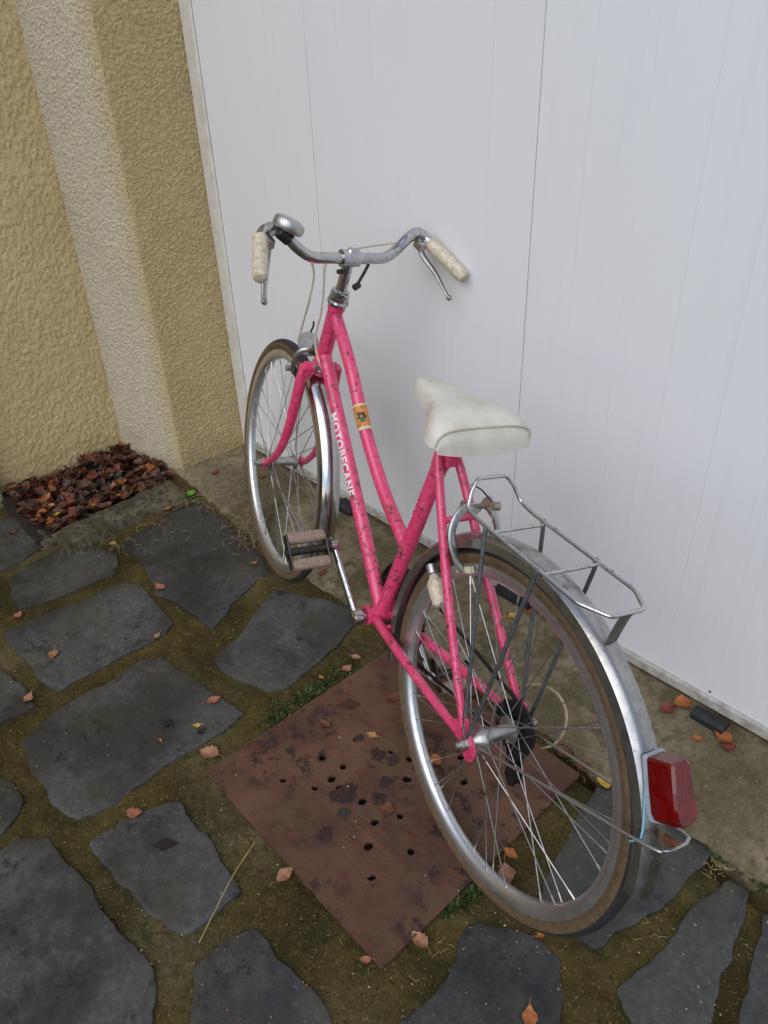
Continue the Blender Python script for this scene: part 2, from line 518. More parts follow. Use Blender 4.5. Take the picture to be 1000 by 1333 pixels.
t = NT('stained_concrete')
a = t.mix(t.ramp(t.noise(4.5, 5, 0.6), [(0.40, 0), (0.60, 1)]), (0.140, 0.112, 0.060), (0.270, 0.225, 0.140))
a = t.mix(t.ramp(t.noise(55, 5, 0.7), [(0.46, 0), (0.62, 0.75)]), a, (0.10, 0.082, 0.045))
a = t.mix(t.ramp(t.noise(190, 3, 0.6), [(0.57, 0), (0.66, 0.4)]), a, (0.30, 0.255, 0.17))
a = t.mix(t.math('MULTIPLY', t.ramp(t.noise(8, 5, 0.7), [(0.52, 0), (0.60, 1)]), 0.6), a, (0.072, 0.058, 0.020))
t.P('Base Color', a).P('Roughness', 0.9).P('Specular IOR Level', 0.25)
t.bump(t.math('ADD', t.noise(90, 6, 0.7), t.math('MULTIPLY', t.noise(300, 3), 0.4)), 0.004, 0.7)
M['concrete'] = t.mat
t = NT('mossy_old_concrete')
a = t.mix(t.ramp(t.noise(14, 5, 0.65), [(0.40, 0), (0.60, 1)]), (0.075, 0.060, 0.028), (0.165, 0.140, 0.085))
a = t.mix(t.ramp(t.noise(60, 5, 0.7), [(0.48, 0), (0.60, 0.85)]), a, (0.034, 0.030, 0.012))
t.P('Base Color', a).P('Roughness', 0.95)
t.bump(t.noise(80, 6, 0.75), 0.008, 0.9); M['kerb'] = t.mat

t = NT('rusty_steel_plate')
a = t.mix(t.ramp(t.noise(6, 5, 0.6), [(0.38, 0), (0.62, 1)]), (0.080, 0.033, 0.018), (0.148, 0.068, 0.036))
a = t.mix(t.ramp(t.noise(13, 5, 0.65), [(0.48, 0), (0.62, 0.8)]), a, (0.110, 0.062, 0.028))
a = t.mix(t.ramp(t.noise(17, 5, 0.75, dist=0.4), [(0.54, 0), (0.62, 0.8)]), a, (0.090, 0.020, 0.015))
a = t.mix(t.math('MULTIPLY', t.ramp(t.noise(34, 5, 0.75), [(0.52, 0), (0.57, 0.95)]), t.ramp(t.noise(5.5, 3), [(0.46, 0.05), (0.56, 1)])), a, (0.026, 0.014, 0.010))
a = t.mix(t.ramp(t.noise(260, 3, 0.6), [(0.5, 0), (0.8, 0.4)]), a, (0.145, 0.072, 0.042))
t.P('Base Color', a).P('Roughness', 0.72).P('Metallic', 0.0)
t.bump(t.math('ADD', t.noise(60, 5, 0.7), t.math('MULTIPLY', t.noise(320, 3), 0.5)), 0.0022, 0.7)
M['plate'] = t.mat
M['hole'] = simple('near_black_pit', (0.012, 0.009, 0.006), 0.95)  # near-black floor colour, visible through the plate's holes
M['soil'] = simple('dark_bed_soil', (0.030, 0.019, 0.011), 0.95, 0, 0.5, 60, 0.01)

def leafmat(name, c, c2, rough=0.6):
    t = NT(name)
    f = t.noise(90, 4, 0.6)
    info = t.n('ShaderNodeObjectInfo')
    col_ = t.mix(t.ramp(f, [(0.35, 0), (0.65, 1)]), c, c2)
    t.P('Base Color', col_).P('Roughness', rough)
    t.bump(t.noise(240, 3), 0.0012, 0.6)
    return t.mat
LM = {'dull': leafmat('dull_brown_leaf', (0.12, 0.062, 0.034), (0.07, 0.034, 0.018)),
      'tan': leafmat('tan_leaf', (0.42, 0.22, 0.115), (0.26, 0.115, 0.055)),
      'salmon': leafmat('salmon_leaf', (0.42, 0.165, 0.085), (0.26, 0.09, 0.045)),
      'orange': leafmat('orange_leaf', (0.45, 0.16, 0.035), (0.28, 0.08, 0.02)),
      'yellow': leafmat('yellow_leaf', (0.60, 0.40, 0.06), (0.48, 0.28, 0.05)),
      'amber': leafmat('amber_leaf', (0.46, 0.26, 0.09), (0.34, 0.17, 0.06)),
      'brown': leafmat('brown_leaf', (0.17, 0.060, 0.025), (0.10, 0.035, 0.016)),
      'dark': leafmat('dark_wet_leaf', (0.022, 0.016, 0.012), (0.012, 0.010, 0.009), 0.4),
      'wetbrown': leafmat('dark_brown_wet_leaf', (0.075, 0.024, 0.014), (0.045, 0.014, 0.010), 0.4),
      'red': leafmat('red_brown_leaf', (0.25, 0.055, 0.028), (0.13, 0.03, 0.018)),
      'green': leafmat('fresh_green_leaf', (0.16, 0.42, 0.03), (0.10, 0.30, 0.02))}
M['straw'] = simple('dry_straw', (0.42, 0.32, 0.13), 0.7, 0, 0.3, 50)
M['straw2'] = simple('dull_root', (0.26, 0.20, 0.12), 0.9, 0, 0.3, 50)
M['grass'] = simple('small_green_moss_leaf', (0.055, 0.085, 0.018), 0.7, 0, 0.4, 50)

# ================================================================== SETTING
# one ground sheet: fine in the yard, stretching out to the horizon
def axis_lines(a, b, step, far):
    core = list(np.arange(a, b + 1e-9, step)); out = []
    s = step; x = a; lo = []
    while x > -far: s *= 1.6; x -= s; lo.append(x)
    s = step; x = core[-1]; hi = []
    while x < far: s *= 1.6; x += s; hi.append(x)
    return np.array(lo[::-1] + core + hi)
gx = axis_lines(-2.45, 0.35, 0.006, 400); gy = axis_lines(-1.55, 0.05, 0.006, 400)
X, Y = np.meshgrid(gx, gy, indexing='ij')
near = sst(4.0, 2.5, np.hypot(X, Y))
Z = ground_h(X, Y) * near - 0.0036 + near * (0.009 * (fbm(X * 26, Y * 26, 3, 4, 0.6) - 0.5) + 0.006 * (fbm(X * 110, Y * 110, 9, 2) - 0.5))
Z = Z - near * 0.035 * np.exp(-((Y - sill_edge(X) + 0.016) / 0.018) ** 2) * sst(-0.62, -0.45, X) * (0.5 + fbm(X * 12, Y * 12, 44, 2))
pit = sst(-1.012, -1.000, X) * sst(-0.501, -0.513, X) * sst(-0.780, -0.768, Y) * sst(-0.264, -0.276, Y)   # the pit under the steel plate
Z = Z - 0.034 * pit
ground = link('ground', grid_mesh('ground', np.stack([X, Y, Z], -1), [M['moss']]))
tag(ground, 'mossy ochre mortar and earth between the slate slabs', None, None, 'structure')

# slate slabs, outlines from the photograph laid on the yard
SLABS = [
 ([(-60, 700), (0, 676), (28, 670), (46, 688), (60, 710), (30, 730), (6, 741), (-60, 765)], 2),
 ([(14, 752), (17, 772), (24, 793), (90, 772), (152, 748), (151, 724), (128, 710), (75, 716), (38, 734)], 2),
 ([(156, 712), (190, 688), (224, 664), (258, 652), (280, 668), (310, 695), (340, 722), (352, 742), (322, 766), (305, 784), (292, 803), (276, 820), (240, 793), (205, 772), (193, 745), (186, 730)], 1),
 ([(0, 825), (90, 786), (165, 757), (182, 762), (205, 786), (227, 812), (200, 835), (160, 852), (110, 880), (74, 902), (52, 886), (35, 862), (8, 842)], 0),
 ([(-70, 840), (0, 868), (20, 885), (36, 902), (48, 918), (30, 930), (0, 942), (-70, 970)], 0),
 ([(29, 966), (69, 927), (110, 904), (152, 882), (185, 856), (210, 856), (254, 883), (290, 908), (322, 928), (290, 952), (254, 973), (215, 998), (181, 1020), (145, 1049), (98, 1069), (80, 1058), (66, 1046), (62, 1030), (43, 1008)], 0),
 ([(-70, 985), (0, 1012), (20, 1022), (36, 1040), (22, 1062), (0, 1090), (-70, 1130)], 0),
 ([(112, 1096), (150, 1074), (181, 1056), (210, 1047), (235, 1040), (250, 1066), (270, 1093), (290, 1118), (305, 1140), (318, 1161), (290, 1180), (266, 1203), (243, 1217), (217, 1205), (181, 1176), (145, 1140)], 0),
 ([(-80, 1180), (-20, 1122), (18, 1091), (62, 1090), (83, 1118), (120, 1154), (134, 1188), (170, 1227), (199, 1256), (203, 1285), (197, 1333), (188, 1430), (60, 1470), (-90, 1440)], 0),
 ([(251, 1298), (252, 1262), (283, 1230), (310, 1217), (336, 1208), (350, 1226), (368, 1251), (405, 1288), (434, 1333), (462, 1400), (400, 1440), (240, 1440), (247, 1345)], 0),
 ([(611, 1200), (640, 1205), (675, 1208), (707, 1224), (728, 1251), (730, 1290), (731, 1333), (735, 1430), (500, 1440), (512, 1350), (548, 1304), (580, 1277), (592, 1250), (596, 1236)], 1),
 ([(778, 1018), (800, 1010), (872, 1066), (925, 1107), (905, 1140), (880, 1165), (840, 1193), (797, 1220), (778, 1238), (757, 1225), (735, 1207), (702, 1182), (706, 1150), (735, 1100), (760, 1046)], 2),
 ([(948, 1139), (980, 1160), (968, 1198), (947, 1260), (924, 1333), (900, 1410), (840, 1410), (822, 1333), (803, 1289), (830, 1262), (870, 1220), (912, 1172)], 2),
 ([(993, 1190), (988, 1215), (982, 1237), (970, 1290), (959, 1333), (945, 1420), (1130, 1420), (1140, 1230), (1060, 1190)], 1),
 ([(274, 860), (290, 846), (312, 827), (336, 794), (347, 778), (360, 768), (388, 773), (420, 780), (458, 788), (470, 800), (461, 814), (443, 836), (420, 858), (395, 880), (372, 898), (350, 901), (320, 888), (293, 878)], 0),
]
def slab_mesh(pix, mat, seed):
    pts = np.array([on_ground(*p)[:2] for p in pix]) if not isinstance(pix, np.ndarray) else pix
    if np.sum(pts[:, 0] * np.roll(pts[:, 1], -1) - np.roll(pts[:, 0], -1) * pts[:, 1]) < 0: pts = pts[::-1]
    out = []
    n = len(pts)
    for i in range(n):
        a, b = pts[i], pts[(i + 1) % n]; L = np.linalg.norm(b - a); k = max(2, int(L / 0.008))
        for j in range(k): out.append(a + (b - a) * j / k)
    P = np.array(out)
    for _ in range(1): P = 0.25 * np.roll(P, 1, 0) + 0.5 * P + 0.25 * np.roll(P, -1, 0)
    T = np.roll(P, -1, 0) - np.roll(P, 1, 0); N = np.stack([T[:, 1], -T[:, 0]], 1); N /= np.linalg.norm(N, axis=1)[:, None]
    w = 0.020 * (fbm(P[:, 0] * 17, P[:, 1] * 17, seed, 5, 0.6) - 0.5) + 0.003 * (fbm(P[:, 0] * 130, P[:, 1] * 130, seed + 5, 2) - 0.5)
    P = P + N * w[:, None]
    C = P.mean(0); m = len(P)
    lift = 0.0005 + 0.0015 * _hash(np.array(seed * 1.0), np.array(3.0), 1)
    V = []
    def zt(Q):
        return ground_h(Q[:, 0], Q[:, 1]) + lift + 0.004 * (fbm(Q[:, 0] * 7, Q[:, 1] * 7, seed, 4, 0.55) - 0.5) + 0.0022 * (fbm(Q[:, 0] * 45, Q[:, 1] * 60, seed + 3, 3) - 0.5)
    rings = [(-0.001, -0.035), (0, -0.0035), (0.0008, -0.0006), (0.0022, 0.0)]
    for ins, dz in rings:
        Q = P - N * ins; V.append(np.column_stack([Q, zt(Q) + dz]))
    base = P - N * 0.0022
    for k in (0.88, 0.74, 0.6, 0.46, 0.32, 0.18, 0.06):
        Q = C + (base - C) * k; V.append(np.column_stack([Q, zt(Q)]))
    nr = len(V); F = []
    for r in range(nr - 1):
        for i in range(m):
            j = (i + 1) % m; F.append((r * m + i, r * m + j, (r + 1) * m + j, (r + 1) * m + i))
    F.append(tuple((nr - 1) * m + i for i in range(m)))
    me = mesh_from('slab', np.concatenate(V), F, True, 35, [mat])
    return me
for i, (pix, k) in enumerate(SLABS):
    link('slab', slab_mesh(pix, SL[k], 11 + i * 3), ground)
# the same paving carried on over the rest of the yard
def seen(p):
    v = np.array([p[0], p[1], 0.0]) - CAM; z = v @ FWD
    if z < 0.05: return False
    px = 500 + FPX * (v @ RGT) / z; py = 666.5 - FPX * (v @ UPV) / z
    return -15 < px < 1015 and py < 1350
used = [np.array([on_ground(*p)[:2] for p in pix]) for pix, _ in SLABS]
used = [np.concatenate([a + (np.roll(a, -1, 0) - a) * t_ for t_ in np.linspace(0, 1, 12)] + [a.mean(0) + (a - a.mean(0)) * q for q in (0.7, 0.4)]) for a in used]
prng = np.random.default_rng(21)
for iy in range(8):
    for ix in range(11):
        c0 = np.array([-2.15 + 0.40 * ix + (0.2 if iy % 2 else 0) + prng.uniform(-0.04, 0.04), -0.47 - 0.33 * iy + prng.uniform(-0.03, 0.03)])
        nv = int(prng.integers(5, 8)); ph = prng.uniform(0, 6.28)
        pts = np.array([c0 + np.array([0.195 * math.cos(ph + 2 * math.pi * k / nv), 0.16 * math.sin(ph + 2 * math.pi * k / nv)]) * prng.uniform(0.85, 1.12) for k in range(nv)])
        kk = int(prng.integers(0, 3))
        if seen(c0) or any(seen(p) for p in pts) or (pts[:, 1] > -0.27).any() or (pts[:, 0] < -2.25).any(): continue
        tst = np.concatenate([pts, (pts + np.roll(pts, 1, 0)) / 2, [c0], c0 + (pts - c0) * 0.5])
        if min(np.min(np.linalg.norm(u[:, None] - tst[None], axis=2)) for u in used) < 0.045: continue
        link('slab', slab_mesh(pts, SL[kk], 90 + iy * 11 + ix), ground)

# concrete sill in front of the door
sx = np.concatenate([np.arange(-2.06, 0.4, 0.008), np.arange(0.4, 3.0, 0.2)]); sv = np.linspace(0, 1, 46)
X, Vv = np.meshgrid(sx, sv, indexing='ij')
edge = sill_edge(X) + 0.016 * (fbm(X * 9, X * 0 + 2, 4, 3) - 0.5) + 0.010 * (fbm(X * 50, X * 0 + 7, 5, 2) - 0.5)
Y = edge + (0.10 - edge) * Vv ** 1.0
Z = sill_h(X, np.minimum(Y, 0)) + 0.006 * (fbm(X * 12, Y * 12, 2, 4) - 0.5) + 0.0025 * (fbm(X * 90, Y * 90, 8, 3) - 0.5)
Z = Z - 0.012 * np.exp(-((Y - edge) / 0.012) ** 2)
front = np.stack([X[:, :1], edge[:, :1] - 0.004, Z[:, :1] - 0.09], -1)
P = np.concatenate([front, np.stack([X, Y, Z], -1)], 1)
sill = link('concrete_sill', grid_mesh('concrete_sill', P, [M['concrete']]))
tag(sill, 'stained concrete sill strip along the foot of the white door', None, None, 'structure')

# ------------------------------------------------------------------ garage door
door = empty('garage_door'); door.location = (-0.9, 0.02, 0.0914)
tag(door, 'tall white garage door of vertical boards, the bicycle leaning on it', 'door')
DB, DT = 0.118, 2.12
DO = np.array([-0.9, 0.02, 0.0914])
BW = 0.1035
xs = [-0.9 + BW * k for k in range(-10, 25)]
xs[4] = -1.533
def board(x0, x1, g0, g1, seed):
    m = MB(); a = x0 + g0; b = x1 - g1
    ca = 0.0010 if g0 > 0.0002 else 0.00022; cb_ = 0.0010 if g1 > 0.0002 else 0.00022
    prof = [(a, 0.018), (a, ca * 1.3), (a + ca, 0.0), (b - cb_, 0.0), (b, cb_ * 1.3), (b, 0.018)]
    V = []; F = []; n = len(prof)
    zz = np.linspace(DB, DT, 14)
    for z in zz:
        for x, y in prof:
            V.append((x, y + 0.0003 * math.sin(z * 3 + seed) + 0.0002 * math.sin(z * 7.3 + seed * 2), z))
    for i in range(len(zz) - 1):
        for k in range(n): F.append((i * n + k, i * n + (k + 1) % n, (i + 1) * n + (k + 1) % n, (i + 1) * n + k))
    F.append(tuple(range(n))); F.append(tuple((len(zz) - 1) * n + k for k in range(n)))
    m.add(V, F)
    m.V = [v - DO for v in m.V]
    return m.build('board', M['door'], door, 30)
main = {-1.533: 1, -0.9: 1}
def gap(x):
    for k in main:
        if abs(x - k) < 0.01: return 0.0012 if k < -1 else 0.0007
    return 0.00004
edges = [-1.973, -1.848, -1.743, -1.638, -1.533, -1.4275, -1.322, -1.2165, -1.111, -1.0055, -0.9] + [-0.9 + BW * k for k in range(1, 24)]
for i in range(len(edges) - 1):
    board(edges[i], edges[i + 1], gap(edges[i]), gap(edges[i + 1]), i * 1.7)
m = MB(); m.box(np.array([-0.22, 0.034, 1.08]) - DO, (1.79, 0, 0), (0, 0.014, 0), (0, 0, 1.05)); m.build('dark_backing', M['seam'], door)  # dark sheet added behind the boards so seams and bottom gap read as shade
m = MB(); m.box(np.array([-0.25, 0.004, 0.1045]) - DO, (1.722, 0, 0), (0, 0.011, 0), (0, 0, 0.0125), 0.003)
m.build('bottom_rail', M['strip'], door)
m = MB(); m.box(np.array([-2.002, 0.006, 1.10]) - DO, (0.027, 0, 0), (0, 0.012, 0), (0, 0, 1.02), 0.003)
m.build('door_frame', M['trim'], door)
# screw heads and scuffs on the boards
for px, py in ((862, 874), (924, 902)):
    p = on_y(px, py, 0.0); m = MB(); m.lathe(p - DO + np.array([0, -0.0020, 0.004]), (0, 1, 0), [(0.0, 0), (0.003, 0.0005), (0.0035, 0.004)], 12)
    m.build('screw_head', M['brass'], door)

# ------------------------------------------------------------------ rendered walls
CX, CY = -2.03, -0.235               # outer corner of the pier by the door
IX, IY = -2.30, -0.305               # inner corner where the side wall starts
def wall_sheet(name, A, B, z0, z1, step, fn, mat, parent=None):
    A = np.array(A, float); B = np.array(B, float); L = np.linalg.norm(B - A); d = (B - A) / L
    nrm = np.array([d[1], -d[0]])
    s = np.linspace(0, L, int(L / step) + 1)
    z = np.concatenate([np.arange(z0, 1.5, step), np.linspace(1.5, z1, 30)])
    S, Zz = np.meshgrid(s, z, indexing='ij')
    D = fn(S, Zz)
    fade = np.clip(np.minimum(S, L - S) / 0.006, 0.0, 1)
    D = D * (0.35 + 0.65 * fade)
    P = np.stack([A[0] + d[0] * S + nrm[0] * D, A[1] + d[1] * S + nrm[1] * D, Zz], -1)
    return link(name, grid_mesh(name, P, [mat]), parent)
def trowelled(s, z):
    f = fbm(s * 120, z * 80, 21, 4, 0.65); g = fbm(s * 11, z * 8, 31, 3)
    return 0.0022 * sst(0.46, 0.60, f + 0.14 * (g - 0.5)) + 0.004 * (g - 0.5) + 0.0016 * (fbm(s * 170, z * 150, 5, 2) - 0.5)
def roughcast(sc, seed, amp):
    def fn(s, z):
        return amp * (1.3 * sst(0.40, 0.66, fbm(s * sc, z * sc, seed, 3, 0.6)) + 0.6 * (vnoise(s * sc * 2.6, z * sc * 2.6, seed + 7) - 0.5)) + 0.005 * (fbm(s * 9, z * 7, seed + 3, 3) - 0.5)
    return fn
pier = wall_sheet('door_pier', (CX, CY), (CX, 0.06), 0.05, 2.9, 0.0022, roughcast(210, 3, 0.0020), M['stucco_ochre'])
tag(pier, 'roughcast pier beside the white door, ochre flank and pale front', 'pier')
wall_sheet('pale_face', (IX, IY), (CX, CY), 0.03, 2.9, 0.0022, roughcast(240, 13, 0.0022), M['stucco_white'], pier)
sidewall = wall_sheet('side_wall', (IX, -0.712), (IX, IY), 0.02, 2.9, 0.0026, trowelled, M['stucco_yellow'])
tag(sidewall, 'yellow trowelled render wall rising behind the bed of fallen leaves', 'wall')
# wall bodies behind the rendered sheets
m = MB(); m.box((-2.54, -0.51, 1.46), (0.225, 0, 0), (0, 0.19, 0), (0, 0, 1.44)); m.build('wall_core', M['stucco_yellow'], sidewall)
m = MB(); m.prism([(-2.31, -0.285), (-2.045, -0.218), (-2.045, 0.30), (-2.31, 0.30)], (1, 0, 0), (0, 1, 0), (0, 0, 1), (0, 0, 1.46), 2.86)
m.build('pier_core', M['stucco_ochre'], pier)
# the next, lower stretch of wall, set slightly forward
m = MB(); m.box((-2.37, -0.795, 1.2), (0.11, 0, 0), (0, 0.078, 0), (0, 0, 1.2), 0.006)
bp = m.build('end_post', stucco('greenish_render', (0.36, 0.31, 0.15), (0.42, 0.36, 0.19), (0.12, 0.10, 0.05), -0.02, 150)); tag(bp, 'narrow greenish rendered post at the end of the yellow wall', 'post')
m = MB(); m.box((-2.42, -2.4, 1.0), (0.09, 0, 0), (0, 1.525, 0), (0, 0, 1.0), 0.006)
gw = m.build('garden_wall', M['stucco_yellow']); tag(gw, 'lower yellow rendered wall running on past the greenish post', 'wall')
# house wall over and right of the door, outside the picture
m = MB(); m.box((-0.35, 0.15, 2.56), (1.69, 0, 0), (0, 0.2, 0), (0, 0, 0.42)); m.box((1.72, 0.15, 1.5), (0.36, 0, 0), (0, 0.2, 0), (0, 0, 1.5))
hw = m.build('house_wall', M['stucco_ochre']); tag(hw, 'ochre house wall above and beyond the white garage door', 'wall')

# kerb of the planting bed
def KP(px, py, z=0.088): return on_z(px, py, z)
k0, k1, k2, k3 = KP(66, 690), KP(216, 622), KP(243, 640), KP(88, 705)
n = 60
tt = np.linspace(0, 1, n); vv = np.linspace(0, 1, 26)
rows = []
for t_ in tt:
    a = k0 + (k1 - k0) * t_; b = k3 + (k2 - k3) * t_
    sec = [np.array([a[0] + 0.002, a[1], 0.02])] + [np.array([*(a + (b - a) * v)[:2], 0.088 - 0.012 * (2 * v - 1) ** 4]) for v in vv] + [np.array([b[0], b[1], 0.02])]
    rows.append(sec)
P = np.array(rows)
nz = 0.018 * (fbm(P[..., 0] * 30, P[..., 1] * 30, 6, 4, 0.6) - 0.5)
P[:, 1:-1, 2] += nz[:, 1:-1]; P[..., 0] += 0.008 * (fbm(P[..., 1] * 22, P[..., 2] * 40, 16, 3) - 0.5)
end0 = P[:1].copy(); end0[..., 2] = 0.02; end1 = P[-1:].copy(); end1[..., 2] = 0.02
P = np.concatenate([end0, P, end1])
kerb = link('bed_kerb', grid_mesh('bed_kerb', P, [M['kerb']]))
tag(kerb, 'low mossy concrete kerb holding the leaf filled bed', 'kerb')
# short return of the kerb to the wall
m = MB(); a = (k0 + k3) / 2; m.tube([(a[0] - 0.02, a[1] - 0.015, 0.05), (-2.16, -0.70, 0.048), (-2.29, -0.715, 0.05)], 0.026, 10, 4, flat=(0.55, 1.0)); m.build('kerb_end', M['kerb'], kerb)

# soil and leaves in the bed
bx = np.linspace(IX - 0.01, -1.99, 60); by = np.linspace(-0.73, -0.25, 80)
X, Y = np.meshgrid(bx, by, indexing='ij')
def bed_h(X, Y): return 0.060 + 0.022 * sst(-2.12, -2.30, X) + 0.022 * (fbm(X * 14, Y * 14, 12, 3) - 0.5)
bed = link('bed_soil', grid_mesh('bed_soil', np.stack([X, Y, bed_h(X, Y)], -1), [M['soil']]))
tag(bed, 'dark soil of the planting bed under the fallen leaves', None, None, 'structure')

def leaf_geo(w, l, curl, cup, serr, rng, nseg=9, diamond=False):
    """ovate toothed leaf, thin but with two sides; length along x"""
    V = []; F = []
    us = np.linspace(0, 1, nseg)
    rows = []
    tw = rng.uniform(-0.4, 0.4)
    for i, u in enumerate(us):
        hw = w * (math.sin(math.pi * u ** 0.8) ** 0.85) * (1 + (serr * (1 if i % 2 else -1) if 0 < i < nseg - 1 else 0))
        if diamond: hw = w * max(0.02, min(u / 0.42, (1 - u) / 0.58)) ** 0.9 * (1 + (0.09 if i % 2 else -0.09))
        zc = curl * (u - 0.5) ** 2 * l + 0.03 * l * rng.uniform(-1, 1)
        r = []
        for v in (-1, -0.5, 0, 0.5, 1):
            r.append(((u - 0.5) * l, v * hw, zc + cup * abs(v) ** 1.5 * hw + tw * v * hw * (u - 0.5) + 0.02 * l * rng.uniform(-1, 1)))
        rows.append(r)
    for r in rows: V += r
    for i in range(nseg - 1):
        for k in range(4): F.append((i * 5 + k, (i + 1) * 5 + k, (i + 1) * 5 + k + 1, i * 5 + k + 1))
    V = np.array(V)
    return V, F

# the heap of leaves nobody could count
LV = []; LF = []; LMi = []; b0 = 0
cols = ['brown', 'red', 'wetbrown', 'orange', 'brown', 'dull', 'wetbrown', 'dull', 'brown', 'dark', 'wetbrown', 'dull']
inside = lambda x, y: (x < k0[0] + (k1[0] - k0[0]) * (y - k0[1]) / (k1[1] - k0[1]) - 0.004) and x > IX + 0.012
cnt = 0
while cnt < 620:
    x = random.uniform(IX, -1.97); y = random.uniform(-0.70, -0.27)
    if not inside(x, y) or y > IY + (x - IX) * 0.26 - 0.012: continue
    V, F = leaf_geo(random.uniform(0.008, 0.017), random.uniform(0.024, 0.05), random.uniform(-0.6, 0.9), random.uniform(-0.2, 0.9), 0.12, RNG, 7)
    R_ = Matrix.Rotation(random.uniform(0, 6.28), 3, 'Z') @ Matrix.Rotation(random.gauss(0, 0.45), 3, 'X') @ Matrix.Rotation(random.gauss(0, 0.4), 3, 'Y')
    V = V @ np.array(R_).T
    z = float(bed_h(np.array(x), np.array(y))) + random.uniform(0.004, 0.026)
    V = V + np.array([x, y, z])
    LV.append(V); LF += [tuple(b0 + i for i in f) for f in F]; LMi += [random.randrange(len(cols))] * len(F); b0 += len(V); cnt += 1
me = mesh_from('leaf_litter', np.concatenate(LV), LF, True, None, [LM[c] for c in cols], LMi)
lo = link('leaf_litter', me); tag(lo, 'heap of brown fallen leaves filling the bed by the wall', 'leaves', None, 'stuff')

# ------------------------------------------------------------------ rusty plate with holes
PX0, PX1, PY0, PY1 = -1.018, -0.495, -0.786, -0.258
cu = bpy.data.curves.new('plate_outline', 'CURVE'); cu.dimensions = '2D'; cu.fill_mode = 'BOTH'; cu.extrude = 0.004; cu.bevel_depth = 0.0008
def poly(pts):
    sp = cu.splines.new('POLY'); sp.points.add(len(pts) - 1)
    for q, (x, y) in zip(sp.points, pts): q.co = (x, y, 0, 1)
    sp.use_cyclic_u = True
outl = []
cs = [(PX0, PY0), (PX1, PY0), (PX1, PY1), (PX0, PY1)]
for i in range(4):
    a = np.array(cs[i]); b = np.array(cs[(i + 1) % 4])
    for k in range(60):
        p = a + (b - a) * k / 60
        w = 0.003 * (float(fbm(np.array(p[0] * 60), np.array(p[1] * 60), 7, 3)) - 0.5)
        outl.append((p[0] + w, p[1] + w))
poly(outl)
HOLES = [(420, 986), (447, 998), (369, 1016), (410, 1026), (442, 1026), (472, 1043), (530, 1014), (509, 979), (534, 988), (488, 1070), (521, 1062), (480, 1101), (535, 1108), (484, 1142), (432, 1014), (464, 963), (600, 985), (604, 1018)]
def plate_px(px, py): return on_z(px, py, 0.006)
for hx, hy in HOLES:
    c = plate_px(hx, hy); r = random.uniform(0.0070, 0.0100); ph = random.uniform(0, 6)
    poly([(c[0] + r * (1 + 0.10 * math.sin(2 * a + ph) + 0.05 * math.sin(5 * a + ph)) * math.cos(a), c[1] + r * (1 + 0.10 * math.sin(2 * a + ph) + 0.05 * math.sin(5 * a + ph)) * math.sin(a)) for a in np.linspace(0, 2 * math.pi, 16, endpoint=False)])
tmp = bpy.data.objects.new('tmp_plate', cu); col.objects.link(tmp)
bpy.context.view_layer.update()
me = bpy.data.meshes.new_from_object(tmp.evaluated_get(bpy.context.evaluated_depsgraph_get()))
bpy.data.objects.remove(tmp, do_unlink=True)
me.materials.clear(); me.materials.append(M['plate'])
for v in me.vertices:
    v.co.z += 0.002 + 0.0018 * (float(vnoise(np.array(v.co.x * 6), np.array(v.co.y * 6), 4)) - 0.5)
plate = link('steel_plate', me); tag(plate, 'square rusty brown steel plate pierced with small holes, set in the paving', 'cover plate')
m = MB(); m.box(((PX0 + PX1) / 2, (PY0 + PY1) / 2, -0.016), (0.25, 0, 0), (0, 0.25, 0), (0, 0, 0.003)); m.build('pit_floor', M['hole'], plate)
# flakes of dark scale on the plate
def flake(px, py, r, mat):
    c = plate_px(px, py); n = 40; V = [(c[0], c[1], 0.0081)]; s_ = random.uniform(0, 50)
    for ring, zz in ((0.55, 0.0083), (1.0, 0.0073)):
        for k in range(n):
            a = 2 * math.pi * k / n; q = r * ring * (0.25 + 1.5 * float(fbm(np.array(math.cos(a) * 2.2 + s_), np.array(math.sin(a) * 2.2), 3, 4, 0.7)))
            V.append((c[0] + q * math.cos(a), c[1] + q * math.sin(a), zz))
    F = [(0, 1 + k, 1 + (k + 1) % n) for k in range(n)] + [(1 + k, 1 + n + k, 1 + n + (k + 1) % n, 1 + (k + 1) % n) for k in range(n)]
    link('rust_flake', mesh_from('rust_flake', V, F, True, None, [mat]), plate)
FLK = simple('dark_scale', (0.036, 0.017, 0.012), 0.6, 0, 0.6, 140, 0.001); FLK2 = simple('olive_stain', (0.035, 0.032, 0.018), 0.7, 0, 0.4, 140, 0.001)
for px, py, r, k in ((425, 1086, 0.015, 0), (448, 1059, 0.012, 1), (450, 1033, 0.022, 0), (438, 1037, 0.014, 0), (502, 1018, 0.014, 0), (494, 1040, 0.014, 0), (493, 983, 0.016, 0), (512, 990, 0.014, 0), (575, 1082, 0.018, 0), (468, 962, 0.010, 0)):
    flake(px, py, r, (FLK, FLK2)[k])

